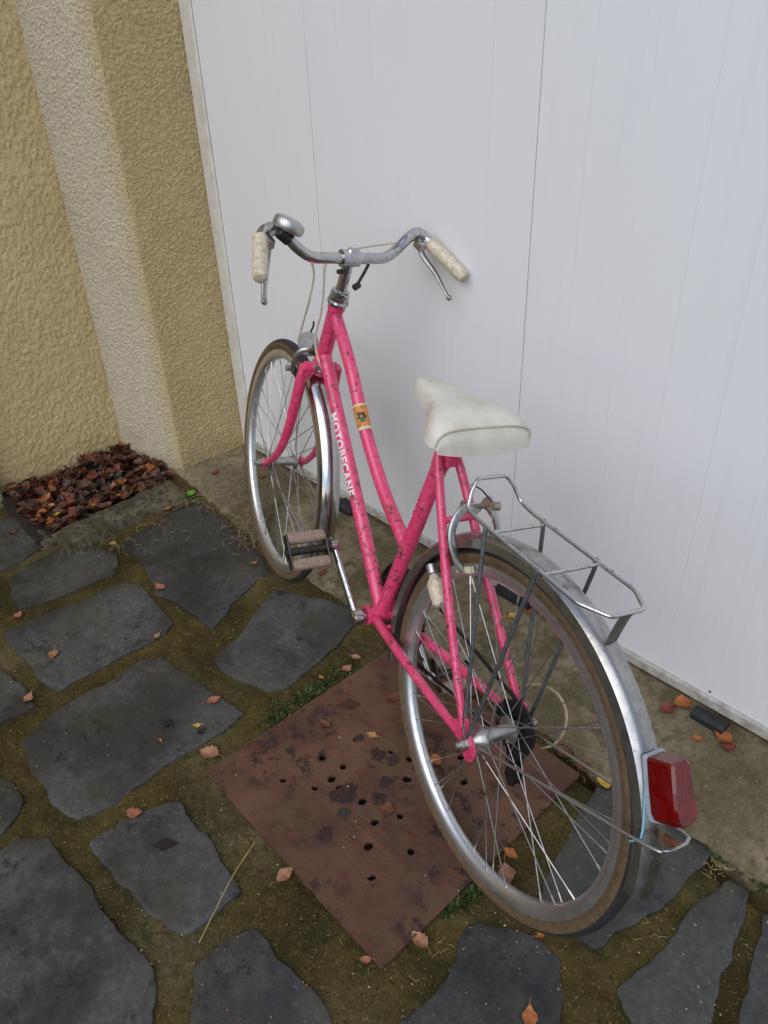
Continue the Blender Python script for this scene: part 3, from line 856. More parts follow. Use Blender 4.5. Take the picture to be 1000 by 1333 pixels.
# ================================================================== BICYCLE
WR = 0.302                                            # wheel radius over the tyre
bh = np.array([-0.967552, 0.252673, 0.0]); bn = np.array([-0.247946, -0.949452, 0.192519]); bu = np.array([0.048644, 0.186272, 0.981293])
RH = np.array([-0.519034, -0.500418, 0.296612])       # rear hub
FH = np.array([-1.432899, -0.248068, 0.342241])       # front hub
fn2 = np.array([-0.302509, -0.929654, 0.210312]); fh2 = np.array([-0.950922, 0.309429, 0.0]); fu2 = np.array([0.065077, 0.199990, 0.977634])
bike_o = RH - WR * bu
bike = empty('bicycle', None, Matrix(((bh[0], bn[0], bu[0], bike_o[0]), (bh[1], bn[1], bu[1], bike_o[1]), (bh[2], bn[2], bu[2], bike_o[2]), (0, 0, 0, 1))))
tag(bike, 'old pink lady\'s bicycle with chrome mudguards leaning on the white door', 'bicycle')
def w2l(p): v = np.asarray(p, float) - bike_o; return np.array([v @ bh, v @ bn, v @ bu])
def w2v(v): v = np.asarray(v, float); return np.array([v @ bh, v @ bn, v @ bu])
def L(s, y, t): return np.array([s, y, t + WR])       # forward, left, up from the rear hub
def bpx(px, py, y=0.0):                               # pixel -> bicycle coordinates on the plane y to the left of the frame
    d = ray(px, py); t = ((RH + y * bn - CAM) @ bn) / (d @ bn); return w2l(CAM + t * d)
# steering axis = where the planes of the frame and of the front wheel meet
sax = np.cross(bn, fn2); sax = unit(sax) * (1 if sax[2] > 0 else -1)
ff2 = np.cross(fn2, sax)
def FW(x, y, z): return w2l(FH + x * fh2 + y * fn2 + z * fu2)
def FA(f, y, d): return w2l(FH + f * ff2 + y * fn2 + d * sax)
def fpx(px, py, y=0.0):
    d = ray(px, py); t = ((FH + y * fn2 - CAM) @ fn2) / (d @ fn2); return w2l(CAM + t * d)
axl = w2v(sax)
x0 = np.linalg.solve(np.array([bn, fn2, sax]), np.array([bn @ RH, fn2 @ FH, sax @ RH]))
x0l = w2l(x0)
def AX(t):                                            # point of the steering axis at height t above the rear hub
    return x0l + axl * ((t + WR - x0l[2]) / axl[2])
beta = -0.1318
nb = math.cos(beta) * fn2 + math.sin(beta) * ff2; fb = math.cos(beta) * ff2 - math.sin(beta) * fn2
STEM = AX(0.594)
STEMw = bike_o + STEM[0] * bh + STEM[1] * bn + STEM[2] * bu
def HB(w, f, a): return w2l(STEMw + w * nb + f * fb + a * sax)

# ---- frame
BBp = L(0.386, 0, -0.027); ST = L(0.276, 0, 0.371)
HTt, HTb = AX(0.498), AX(0.362)
fm = MB()
fm.tube([HTb, HTt], 0.0165, 18)
for e, sg in ((HTt, 1), (HTb, -1)): fm.lathe(e, axl * sg, [(0.0165, -0.012), (0.0185, -0.010), (0.0185, 0.0)], 18)
DTa, DTb = AX(0.385), BBp
fm.tube([DTa, DTb], 0.0143, 20)
UT = [AX(0.480), bpx(446, 430), bpx(458, 480), bpx(475, 560), bpx(490, 612), bpx(508, 660), L(0.338, 0, 0.148)]
UT = [AX(0.478), L(0.640, 0, 0.394), L(0.553, 0, 0.300), L(0.447, 0, 0.213), L(0.336, 0, 0.150)]
fm.tube(UT, 0.0132, 20, 6)
fm.tube([BBp, ST], 0.0148, 20)
fm.lathe(BBp, (0, 1, 0), [(0.0175, -0.036), (0.0195, -0.035), (0.0195, 0.035), (0.0175, 0.036)], 24)
for sg in (1, -1):
    fm.tube([L(0.372, 0.020 * sg, -0.03), L(0.30, 0.030 * sg, -0.024), L(0.16, 0.046 * sg, -0.012), L(0.028, 0.056 * sg, -0.002)], [0.0095, 0.0095, 0.0085, 0.007], 14, 4)
    fm.tube([L(0.272, 0.017 * sg, 0.372), L(0.235, 0.026 * sg, 0.318), L(0.13, 0.043 * sg, 0.166), L(0.018, 0.056 * sg, 0.016)], [0.0075, 0.0080, 0.0078, 0.0065], 14, 4)
    drop = [(0.048, 0.006), (0.040, 0.016), (0.026, 0.020), (0.022, 0.040), (0.008, 0.034), (0.004, 0.018), (-0.012, 0.012), (-0.022, 0.0), (-0.024, -0.014), (-0.018, -0.025), (-0.006, -0.030),
            (0.002, -0.022), (-0.004, -0.013), (-0.010, -0.006), (-0.006, 0.004), (0.004, 0.004), (0.014, -0.006), (0.026, -0.010), (0.040, -0.006)]
    fm.prism(drop, (1, 0, 0), (0, 0, 1), (0, 1, 0), L(0, 0.0575 * sg, 0), 0.005)
fm.tube([L(0.205, -0.03, 0.284), L(0.205, 0.03, 0.284)], 0.006, 10)
fm.tube([L(0.333, -0.030, -0.025), L(0.333, 0.030, -0.025)], 0.006, 10)
fm.lathe(ST, unit(ST - BBp), [(0.0148, -0.03), (0.0168, -0.028), (0.0168, 0.004), (0.0145, 0.005)], 20)
fm.box(L(0.252, 0, 0.366), (0.006, 0, 0.002), (0, 0.012, 0), (-0.003, 0, 0.010), 0.002)
frame = fm.build('frame', M['pink'], bike)

# lettering wrapped on the down tube
def wrap(uv, a, b, r, ang0, up=(0, 0, 1)):
    """u along a->b in metres from a, v along the girth"""
    T = unit(b - a); left = np.array([0, 1.0, 0]); left = unit(left - T * (left @ T)); upn = np.cross(T, left)
    if upn[2] < 0: upn = -upn
    out = []
    for u, v in uv:
        th = ang0 + v / r
        out.append(a + T * u + r * (math.cos(th) * left + math.sin(th) * upn))
    return out
def text_mesh(body, size, space=1.0):
    c = bpy.data.curves.new('txt', 'FONT'); c.body = body; c.size = size; c.space_character = space; c.resolution_u = 3; c.offset = 0.0007
    o = bpy.data.objects.new('txt', c); col.objects.link(o)
    bpy.context.view_layer.update()
    me = bpy.data.meshes.new_from_object(o.evaluated_get(bpy.context.evaluated_depsgraph_get()))
    bpy.data.objects.remove(o, do_unlink=True)
    return me
me = text_mesh('MOTOBECANE', 0.0235, 1.12)
bmt = bmesh.new(); bmt.from_mesh(me)
for yy in np.linspace(-0.002, 0.02, 12): bmesh.ops.bisect_plane(bmt, geom=bmt.verts[:] + bmt.edges[:] + bmt.faces[:], plane_co=(0, yy, 0), plane_no=(0, 1, 0))
bmesh.ops.triangulate(bmt, faces=bmt.faces[:]); bmt.to_mesh(me); bmt.free()
xy = np.array([v.co[:2] for v in me.vertices]); wd = xy[:, 0].max() - xy[:, 0].min()
La = bpx(438, 541, 0.0); Lb = bpx(467, 643, 0.0)
u0 = (La - DTa) @ unit(DTb - DTa); u1 = (Lb - DTa) @ unit(DTb - DTa)
sc_ = (u1 - u0) / wd
xy[:, 0] = (xy[:, 0] - xy[:, 0].min()) * sc_ + u0; xy[:, 1] -= xy[:, 1].mean()
for v, p in zip(me.vertices, wrap(xy, DTa, DTb, 0.0149, 0.30)): v.co = p
me.materials.clear(); me.materials.append(M['letter'])
lt = link('lettering', me, frame); lt['label'] = 'white capital letters reading MOTOBECANE'
# orange sticker on the upper tube: border, field, emblem
sa, sb = L(0.640, 0, 0.394), L(0.553, 0, 0.300)
def patch(u0, u1, v0, v1, r, mat, name, parent):
    nu, nv = 10, 10
    uv = [(u0 + (u1 - u0) * i / nu, v0 + (v1 - v0) * j / nv) for i in range(nu + 1) for j in range(nv + 1)]
    V = wrap(uv, sa, sb, r, 0.95)
    F = [(i * (nv + 1) + j, (i + 1) * (nv + 1) + j, (i + 1) * (nv + 1) + j + 1, i * (nv + 1) + j + 1) for i in range(nu) for j in range(nv)]
    return link(name, mesh_from(name, V, F, True, None, [mat]), parent)
ua = (bpx(467, 529) - sa) @ unit(sb - sa); ub = (bpx(474, 562) - sa) @ unit(sb - sa)
stk = patch(ua, ub, -0.022, 0.022, 0.0139, M['sticker_cream'], 'sticker', frame)
patch(ua + 0.004, ub - 0.006, -0.022, 0.020, 0.0141, M['sticker'], 'sticker_print', frame)
def blob(u, v, r, mat, rr):
    n = 12; uv = [(u, v)] + [(u + r * math.cos(a) * (0.8 + 0.4 * random.random()), v + r * math.sin(a) * (0.8 + 0.4 * random.random())) for a in np.linspace(0, 2 * math.pi, n, endpoint=False)]
    link('sticker_emblem', mesh_from('sticker_emblem', wrap(uv, sa, sb, rr, 0.95), [(0, 1 + k, 1 + (k + 1) % n) for k in range(n)], True, None, [mat]), frame)
um = (ua + ub) / 2
for du, dv, r, k in ((-0.006, -0.003, 0.0045, 0), (-0.005, 0.005, 0.004, 0), (0.001, 0.007, 0.004, 0), (0.002, -0.005, 0.0035, 0), (0.007, 0.001, 0.0055, 1)):
    blob(um + du, dv, r, M['sticker_dark'] if k == 0 else M['sticker_green'], 0.0143)
# worn white transfer on the front of the seat tube
T = unit(ST - BBp); left = np.array([0, 1.0, 0]); fwd_ = np.cross(left, T)
if fwd_[0] < 0: fwd_ = -fwd_
ud = (bpx(540, 685) - BBp) @ T
for k in range(9):
    u = ud + k * 0.0085 - 0.004; hgt = 0.006 + 0.002 * random.random(); V = []
    for i in range(5):
        for j in range(2):
            th = 0.80 + (i / 4 - 0.5) * (0.7 + 0.5 * random.random())
            V.append(BBp + T * (u + j * 0.006) + 0.0151 * (math.cos(th) * fwd_ + math.sin(th) * left))
    link('worn_transfer', mesh_from('worn_transfer', V, [(2 * i, 2 * i + 1, 2 * i + 3, 2 * i + 2) for i in range(4)], True, None, [M['letter']]), frame)

# ---- headset, stem
hm = MB(); hm.lathe(HTt, axl, [(0.017, 0.0), (0.0215, 0.002), (0.0225, 0.008), (0.019, 0.011), (0.0205, 0.013), (0.0205, 0.021), (0.016, 0.023), (0.0185, 0.025), (0.0185, 0.030), (0.0135, 0.033)], 24)
hm.build('headset', M['chrome'], bike); hm = MB(); hm.lathe(HTb, -axl, [(0.017, 0.0), (0.0215, 0.002), (0.0225, 0.008), (0.019, 0.012), (0.0185, 0.017)], 24); hm.build('headset', M['chrome'], bike)
sm = MB(); sm.tube([AX(0.520), AX(0.586)], 0.0112, 18)
sm.tube([HB(-0.019, 0, 0), HB(0.019, 0, 0)], 0.0165, 20)
sm.lathe(AX(0.586), axl, [(0.0112, 0), (0.0145, 0.006), (0.0145, 0.018), (0.009, 0.024), (0.007, 0.028)], 18)
stem = sm.build('handlebar_stem', M['chrome'], bike)
b_ = MB(); b_.lathe(HB(0.016, -0.008, -0.024), w2v(nb), [(0.0, -0.008), (0.0045, -0.008), (0.0045, 0.008), (0, 0.008)], 8)
b_.build('clamp_bolt', M['darkmetal'], stem); b_ = MB(); b_.tube([HB(-0.018, -0.016, -0.055), HB(-0.03, -0.012, -0.05)], 0.0065, 10); b_.tube([HB(-0.026, -0.012, -0.05), HB(-0.040, -0.004, -0.028), HB(-0.052, 0.004, -0.006)], 0.0032, 8, 4)
b_.build('cable_stop', M['darkmetal'], stem)

# ---- handlebar with grips, levers, bell
half = [(0.0, 0, 0), (0.045, 0.0, 0), (0.082, 0.002, 0.001), (0.110, 0.010, 0.014), (0.136, 0.020, 0.034), (0.158, 0.028, 0.042), (0.176, 0.024, 0.038), (0.188, 0.008, 0.030), (0.198, -0.018, 0.023)]
pts = [HB(-w, f, a) for w, f, a in half[::-1]] + [HB(w, f, a) for w, f, a in half[1:]]
hb = MB(); hb.tube(pts, 0.0108, 18, 6)
bar = hb.build('handlebar', M['chrome'], bike)
for sg in (1, -1):
    g = MB(); p0 = HB(0.187 * sg, 0.012, 0.0305); p1 = HB(0.2235 * sg, -0.0855, 0.0075); ax = p1 - p0; Lg = np.linalg.norm(ax)
    prof = [(0.0, Lg), (0.0105, Lg), (0.0128, Lg - 0.003)]
    for k in range(13): prof.append((0.0134 + (0.0009 if k % 2 else 0.0), Lg - 0.008 - k * (Lg - 0.012) / 12.5))
    prof += [(0.0148, 0.002), (0.0115, 0.0)]
    g.lathe(p0, ax, prof[::-1], 22); g.build('grip', M['grip'], bar, 60)
    lv = MB()
    lv.tube([HB(0.168 * sg, 0.020, 0.020), HB(0.176 * sg, 0.000, 0.004), HB(0.190 * sg, -0.034, -0.012), HB(0.201 * sg, -0.066, -0.032), HB(0.205 * sg, -0.080, -0.039)], [0.0080, 0.0078, 0.0066, 0.0044, 0.0046], 12, 5, flat=(0.65, 1.1))
    lv.lathe(HB(0.2055 * sg, -0.082, -0.040), w2v(-0.7 * fb), [(0, -0.006), (0.005, -0.004), (0.0062, 0.0), (0.005, 0.004), (0, 0.006)], 12)
    lever = lv.build('brake_lever', M['alloy'], bar)
    cl = MB(); cl.tube([HB(0.160 * sg, 0.028, 0.041), HB(0.174 * sg, 0.023, 0.037)], 0.0132, 16)
    cl.box(HB(0.168 * sg, 0.016, 0.022), w2v(0.008 * nb), w2v(0.013 * fb), w2v(0.009 * sax), 0.002); cl.build('lever_clamp', M['alloy'], bar)
be = MB(); bc = HB(0.136, 0.014, 0.052); bax = w2v(unit(0.80 * UPV + 0.46 * RGT - 0.34 * FWD))
be.lathe(bc, bax, [(0.0, -0.006), (0.026, -0.006), (0.0290, -0.003), (0.0295, 0.002), (0.0295, 0.007), (0.027, 0.0125), (0.020, 0.0155), (0.010, 0.017), (0.0, 0.0175)], 30)
bell = be.build('bell', M['alloy'], bar)
bb_ = MB(); bb_.tube([HB(0.136, 0.019, 0.034), bc], 0.006, 10); bb_.tube([HB(0.127, 0.017, 0.027), HB(0.146, 0.023, 0.039)], 0.0130, 14); bb_.tube([bc - bax * 0.002, bc + w2v(0.028 * nb - 0.012 * fb)], 0.0035, 8)
bb_.build('bell_bracket', M['darkmetal'], bell)

# ---- fork and headlamp
fk = MB()
for sg in (1, -1):
    fk.tube([FA(-0.0695, 0.022 * sg, 0.338), FA(-0.0715, 0.037 * sg, 0.326), FA(-0.078, 0.041 * sg, 0.25), FA(-0.082, 0.044 * sg, 0.18), FA(-0.068, 0.047 * sg, 0.10), FA(-0.034, 0.049 * sg, 0.038), FA(0.0, 0.050 * sg, 0.0)], [0.013, 0.0125, 0.0122, 0.0112, 0.0092, 0.0072, 0.0062], 16, 5)
    fk.prism([(0.012, -0.010), (0.012, 0.008), (0.0, 0.014), (-0.012, 0.008), (-0.013, -0.010), (0.0, -0.015)], w2v(ff2), w2v(sax), w2v(fn2), FA(0, 0.0495 * sg, 0), 0.005)
    fk.prism([(0.0125, -0.014), (0.0125, 0.008), (0.0, 0.0125), (-0.0125, 0.009), (-0.0135, -0.014), (0, -0.018)], w2v(ff2), w2v(sax), w2v(fn2), FA(-0.071, 0.034 * sg, 0.334), 0.021)
fk.tube([FA(-0.0695, -0.036, 0.338), FA(-0.0695, 0.036, 0.338)], 0.0135, 14); fk.tube([FA(-0.0695, 0, 0.325), FA(-0.0695, 0, 0.352)], 0.0155, 16)
fork = fk.build('fork', M['pink_clean'], bike)
hl = MB(); lc = fpx(399, 448, 0.012)
hl.lathe(lc, w2v(unit(-0.45 * ff2 + 0.85 * fn2 + 0.25 * sax)), [(0, 0.002), (0.014, 0.0015), (0.024, 0.0), (0.0265, -0.003), (0.0265, -0.010), (0, -0.012)], 26)
lamp = hl.build('headlamp', M['greylamp'], bike)
lb = MB(); lb.tube([lc + w2v(-0.010 * sax), FA(-0.058, 0.0, 0.352)], 0.004, 8); lb.build('lamp_bracket', M['darkmetal'], lamp)

# ---- wheels
def wheel(matrix, nut_mat):
    w = empty('wheel', bike, matrix)
    rim = MB(); rim.sweep_ring([(0.2765, -0.0125), (0.2765, -0.0095), (0.2675, -0.0075), (0.2670, 0.0075), (0.2765, 0.0095), (0.2765, 0.0125), (0.2705, 0.0125), (0.2625, 0.0110), (0.2565, 0.0075), (0.2545, 0.0), (0.2565, -0.0075), (0.2625, -0.0110), (0.2705, -0.0125)], 0, 2 * math.pi, 120, True, True)
    rim.build('rim', M['rim'], w, 50)
    ty = MB(); prof = []; mats_ = []
    n = 22
    for k in range(n):
        a = math.radians(-128 + 256 * k / (n - 1)); r = 0.0142
        prof.append((0.2875 + r * math.cos(a) * (1.02 if abs(a) < 0.9 else 1), r * math.sin(a) * 0.98))
    prof += [(0.270, 0.007), (0.270, -0.007)]
    for k in range(len(prof)):
        a = -128 + 256 * (k + 0.5) / (n - 1); mats_.append(0 if abs(a) < 70 else 1)
    ty.sweep_ring(prof, 0, 2 * math.pi, 144, True, True, mats_)
    ty.build('tyre', [M['tread'], M['gum']], w, 60)
    return w
def spokes(w, yl, yr, rl, rr):
    for side in (1, -1):
        yf = yl if side > 0 else -yr; rf = rl if side > 0 else rr
        for di in (1, -1):
            a0 = 0.0; a1 = di * math.radians(56) + (math.radians(0) if side > 0 else math.radians(10)) + (math.radians(20) if di < 0 else 0)
            f_ = np.array([rf * math.cos(a1 - di * math.radians(56)), yf + side * 0.0015 * di, rf * math.sin(a1 - di * math.radians(56))])
            e_ = np.array([0.2560 * math.cos(a1), side * 0.0035, 0.2560 * math.sin(a1)])
            m = MB(); d = unit(e_ - f_)
            m.tube([f_, e_], 0.00095, 6); m.tube([e_ - d * 0.014, e_ + d * 0.003], 0.0018, 6)
            base = m.build('spoke', M['spoke'], w)
            for k in range(1, 9):
                c = base.copy(); col.objects.link(c); c.parent = w; c.rotation_euler = (0, math.radians(40 * k), 0)
def hub(w, prof, mat, nutL, nutR):
    m = MB(); m.lathe((0, 0, 0), (0, 1, 0), prof, 30); m.build('hub', mat, w, 40)
    for y, sg in ((nutL, 1), (-nutR, -1)):
        m = MB(); m.lathe((0, y, 0), (0, sg, 0), [(0.0, -0.004), (0.0115, -0.004), (0.0115, -0.001), (0.0092, -0.0005), (0.0092, 0.008), (0.0052, 0.0095), (0.0048, 0.016), (0.0, 0.017)], 6); m.build('axle_nut', M['alloy'], w, 25)
rw = wheel(Matrix.Translation((0, 0, WR)), None)
hub(rw, [(0.0, -0.05), (0.006, -0.05), (0.010, -0.030), (0.0225, -0.0265), (0.0225, -0.0240), (0.0125, -0.020), (0.0105, 0.0), (0.0125, 0.028), (0.0240, 0.0325), (0.0245, 0.0355), (0.017, 0.039), (0.012, 0.046), (0.007, 0.054), (0.0, 0.054)], M['alloy'], 0.064, 0.064)
spokes(rw, 0.034, 0.0255, 0.0215, 0.020)
fl = FW(0, 0, 0); mx = [w2v(fh2), w2v(fn2), w2v(fu2)]
fwm = Matrix(((mx[0][0], mx[1][0], mx[2][0], fl[0]), (mx[0][1], mx[1][1], mx[2][1], fl[1]), (mx[0][2], mx[1][2], mx[2][2], fl[2]), (0, 0, 0, 1)))
fw_ = wheel(fwm, None)
hub(fw_, [(0.0, -0.046), (0.007, -0.046), (0.011, -0.036), (0.0195, -0.033), (0.0195, -0.030), (0.0105, -0.025), (0.009, 0.0), (0.0105, 0.025), (0.0195, 0.030), (0.0195, 0.033), (0.011, 0.036), (0.007, 0.046), (0, 0.046)], M['alloy'], 0.056, 0.056)
spokes(fw_, 0.0315, 0.0315, 0.0175, 0.0175)

# ---- mudguards
def guard_prof():
    o = [(0.3035, 0.0212), (0.3175, 0.0205), (0.3228, 0.0155), (0.3255, 0.0080), (0.3265, 0.0)]
    out = o + [(r, -y) for r, y in o[-2::-1]]
    inn = [(r - 0.0009, y * 0.96) for r, y in out][::-1]
    return out + inn
g = MB(); g.sweep_ring(guard_prof(), math.radians(-14), math.radians(177), 110)
for v in g.V: v += np.array([0, 0, WR])
rg = g.build('mudguard', M['mudguard_dull'], bike, 28)
g = MB(); g.sweep_ring(guard_prof(), math.radians(112), math.radians(196), 60)
g.V = [FW(*v) for v in g.V]
fg = g.build('mudguard', M['mudguard'], bike, 28)
def RP(r, deg, y): a = math.radians(deg); return L(r * math.cos(a), y, r * math.sin(a))
# rear mudguard stay: a wire from both ends of the axle round the guard
stw = MB()
a_ = bpx(840, 1098, 0.028)
e1 = RP(0.327, 160, 0.030); e2 = RP(0.352, 160, 0.020); e3 = RP(0.356, 160, 0.0)
stw.tube([L(-0.008, 0.052, 0.0), RP(0.15, 160, 0.042), e1, e2, e3, e2 * [1, -1, 1], e1 * [1, -1, 1], RP(0.15, 160, -0.044), L(-0.008, -0.054, 0.0)], 0.0022, 8, 6)
stw.build('mudguard_stay', M['spoke'], rg)
m = MB(); m.box(RP(0.344, 160, 0.0), (0.012 * math.cos(math.radians(160)), 0, 0.012 * math.sin(math.radians(160))), (0, 0.004, 0), (0.0015, 0, 0.005), 0.0008); m.build('stay_bracket', simple('rusty_bracket', (0.16, 0.055, 0.025), 0.8, 0.2, 0.5, 200), rg)
stf = MB(); stf.tube([FW(-0.006, 0.045, -0.006), FW(-0.31, 0.027, -0.045), FW(-0.334, 0.016, -0.05), FW(-0.334, -0.016, -0.05), FW(-0.31, -0.027, -0.045), FW(-0.006, -0.045, -0.006)], 0.0020, 8, 5)
stf.build('mudguard_stay', M['spoke'], fg)

# ---- tail lamp
ra = math.radians(149); er = np.array([math.cos(ra), 0, math.sin(ra)]); et = np.array([-math.sin(ra), 0, math.cos(ra)]); ey_ = np.array([0, 1.0, 0])
lo_ = L(0, 0, 0) + er * 0.326
sec = [(-0.040, 0.008), (-0.0365, 0.0165), (-0.026, 0.0205), (0.0, 0.0195), (0.038, 0.0165), (0.041, 0.014), (0.041, -0.014), (0.038, -0.0165), (0.0, -0.0195), (-0.026, -0.0205), (-0.0365, -0.0165), (-0.040, -0.008)]
bz = MB(); bz.prism([(a * 1.05, b * 1.06) for a, b in sec], -et, ey_, er, lo_ + er * 0.0025, 0.006); tl = bz.build('tail_lamp', M['bezel'], bike, 30)
ln = MB(); V = []; n = len(sec)
for hgt, k, k2 in ((0.0, 1.0, 1.0), (0.022, 0.99, 0.97), (0.031, 0.955, 0.90), (0.034, 0.88, 0.76)):
    for a, b in sec: V.append(lo_ + er * (0.0056 + hgt * 1.12) - et * a * k + ey_ * b * k2)
F = [(i * n + j, i * n + (j + 1) % n, (i + 1) * n + (j + 1) % n, (i + 1) * n + j) for i in range(3) for j in range(n)] + [tuple(range(n - 1, -1, -1)), tuple(3 * n + j for j in range(n))]
ln.add(V, F); ln.build('lens', M['lens'], tl, 28)
cr_ = MB()
for k in range(-2, 3): cr_.box(lo_ + er * 0.017 + ey_ * k * 0.0065 - et * 0.008, er * 0.008, ey_ * 0.0020, et * 0.024)
cr_.box(lo_ + er * 0.0085, er * 0.002, ey_ * 0.0155, et * 0.034); cr_.build('reflector', M['lens_core'], tl)
wr = MB(); wr.tube([lo_ + et * -0.041 + ey_ * 0.014 + er * 0.004, RP(0.322, 158, 0.0245), RP(0.312, 161, 0.025), RP(0.300, 163, 0.022)], 0.0014, 8, 5)
wr.build('lamp_wire', M['bluewire'], tl)

# ---- luggage rack
rt_ = 0.345; hw_ = 0.050
rk = MB()
loop = [L(0.128, hw_, rt_ + 0.004), L(0.139, 0.040, rt_ + 0.026), L(0.146, 0.028, rt_ + 0.042), L(0.146, -0.026, rt_ + 0.042), L(0.139, -0.040, rt_ + 0.026), L(0.128, -hw_, rt_ + 0.004),
        L(0.10, -hw_, rt_), L(-0.122, -hw_, rt_), L(-0.160, -0.029, rt_), L(-0.160, 0.029, rt_), L(-0.122, hw_, rt_), L(0.10, hw_, rt_), L(0.128, hw_, rt_ + 0.004)]
def fillet(P, k=0.007, n=4):
    out = []
    m_ = len(P)
    for i in range(m_):
        p = P[i]; a = P[i - 1] - p; b = P[(i + 1) % m_] - p
        p1 = p + unit(a) * min(k, np.linalg.norm(a) * 0.45); p2 = p + unit(b) * min(k, np.linalg.norm(b) * 0.45)
        for j in range(n): t_ = j / (n - 1); out.append((1 - t_) ** 2 * p1 + 2 * t_ * (1 - t_) * p + t_ * t_ * p2)
    return out
lp = fillet(loop[:-1]); lp = lp + [lp[0]]
rk.tube(lp, 0.0031, 10)
rack = rk.build('luggage_rack', M['rack'], bike)
for s_ in (0.066, -0.050):
    m = MB(); m.tube([L(s_, -hw_, rt_ - 0.004), L(s_, hw_, rt_ - 0.004)], 0.0029, 10); m.build('cross_bar', M['rack'], rack)
for sg in (1, -1):
    m = MB(); m.tube([L(0.072, 0.052 * sg, rt_ - 0.006), L(0.070, 0.055 * sg, rt_ - 0.022), L(0.022, 0.057 * sg, 0.055), L(0.008, 0.062 * sg, 0.016)], 0.0034, 10, 4); m.build('rack_stay', M['stay'], rack)
    m = MB(); m.tube([L(-0.044, 0.052 * sg, rt_ - 0.006), L(-0.043, 0.055 * sg, rt_ - 0.022), L(-0.008, 0.060 * sg, 0.055), L(0.000, 0.064 * sg, 0.014)], 0.0034, 10, 4); m.build('rack_stay', M['stay'], rack)
m = MB(); m.tube([L(-0.160, 0, rt_ - 0.003), L(-0.156, 0, rt_ - 0.014), RP(0.328, 117, 0)], 0.011, 10, 4, flat=(0.2, 1.0), ref=(1, 0, 0.3)); m.build('rear_bracket', simple('tarnished_bracket', (0.20, 0.19, 0.17), 0.5, 0.6, 0.4, 120), rack)

# ---- saddle
sdm = MB()
stn = [(0.186, 0.088, 0.452, 0.424), (0.194, 0.0905, 0.461, 0.421), (0.215, 0.088, 0.468, 0.421), (0.238, 0.076, 0.470, 0.424), (0.262, 0.056, 0.470, 0.428), (0.288, 0.040, 0.470, 0.430), (0.315, 0.031, 0.471, 0.433), (0.340, 0.0265, 0.470, 0.436), (0.360, 0.024, 0.470, 0.441), (0.374, 0.019, 0.467, 0.445), (0.381, 0.010, 0.459, 0.449)]
npf = 21
V = []
for s_, w_, tp, bt in stn:
    for k in range(npf):
        a = math.pi * k / (npf - 1); ca, sa_ = math.cos(a), math.sin(a)
        y = w_ * (abs(ca) ** 0.45) * (1 if ca >= 0 else -1); z = bt + (tp - bt) * (abs(sa_) ** 0.62)
        V.append(L(s_, y, z))
ns = len(stn)
F = [(i * npf + k, i * npf + k + 1, (i + 1) * npf + k + 1, (i + 1) * npf + k) for i in range(ns - 1) for k in range(npf - 1)]
F += [(i * npf, (i + 1) * npf, (i + 1) * npf + npf - 1, i * npf + npf - 1) for i in range(ns - 1)]
F += [tuple((ns - 1) * npf + k for k in range(npf))]
# rear panel, bulging a little backwards
nb0 = len(V); rows_ = 5
for j in range(rows_ + 1):
    q = j / rows_
    for k in range(npf):
        top = V[k]; y = top[1]; zb = 0.416 - 0.008 * (1 - (y / 0.088) ** 2) + WR
        V.append(np.array([top[0] - 0.007 * math.sin(math.pi * min(q, 0.5)) - 0.004 * (1 - (y / 0.09) ** 2), y * (1 - 0.03 * q), top[2] + (zb - top[2]) * q]))
F += [(k, k + 1, nb0 + k + 1, nb0 + k) for k in range(npf - 1)]
F += [(nb0 + j * npf + k, nb0 + j * npf + k + 1, nb0 + (j + 1) * npf + k + 1, nb0 + (j + 1) * npf + k) for j in range(rows_) for k in range(npf - 1)]
sdm.add(V, F)
saddle = sdm.build('saddle', M['saddle'], bike, 55)
pp = [V[k] + np.array([-0.004, 0, 0.001]) for k in range(1, npf - 1)]
m = MB(); m.tube([V[0] + np.array([-0.003, 0.0, 0.002])] + pp + [V[npf - 1] + np.array([-0.003, 0, 0.002])], 0.0016, 8, 2); m.build('piping', simple('yellowed_piping', (0.52, 0.46, 0.33), 0.5), saddle)
m = MB(); m.tube([ST - unit(ST - BBp) * 0.01, ST + unit(ST - BBp) * 0.050], 0.0125, 16); m.box(L(0.262, 0, 0.418), (0.03, 0, 0), (0, 0.02, 0), (0, 0, 0.008), 0.003)
m.build('seat_post', M['darkmetal'], bike)

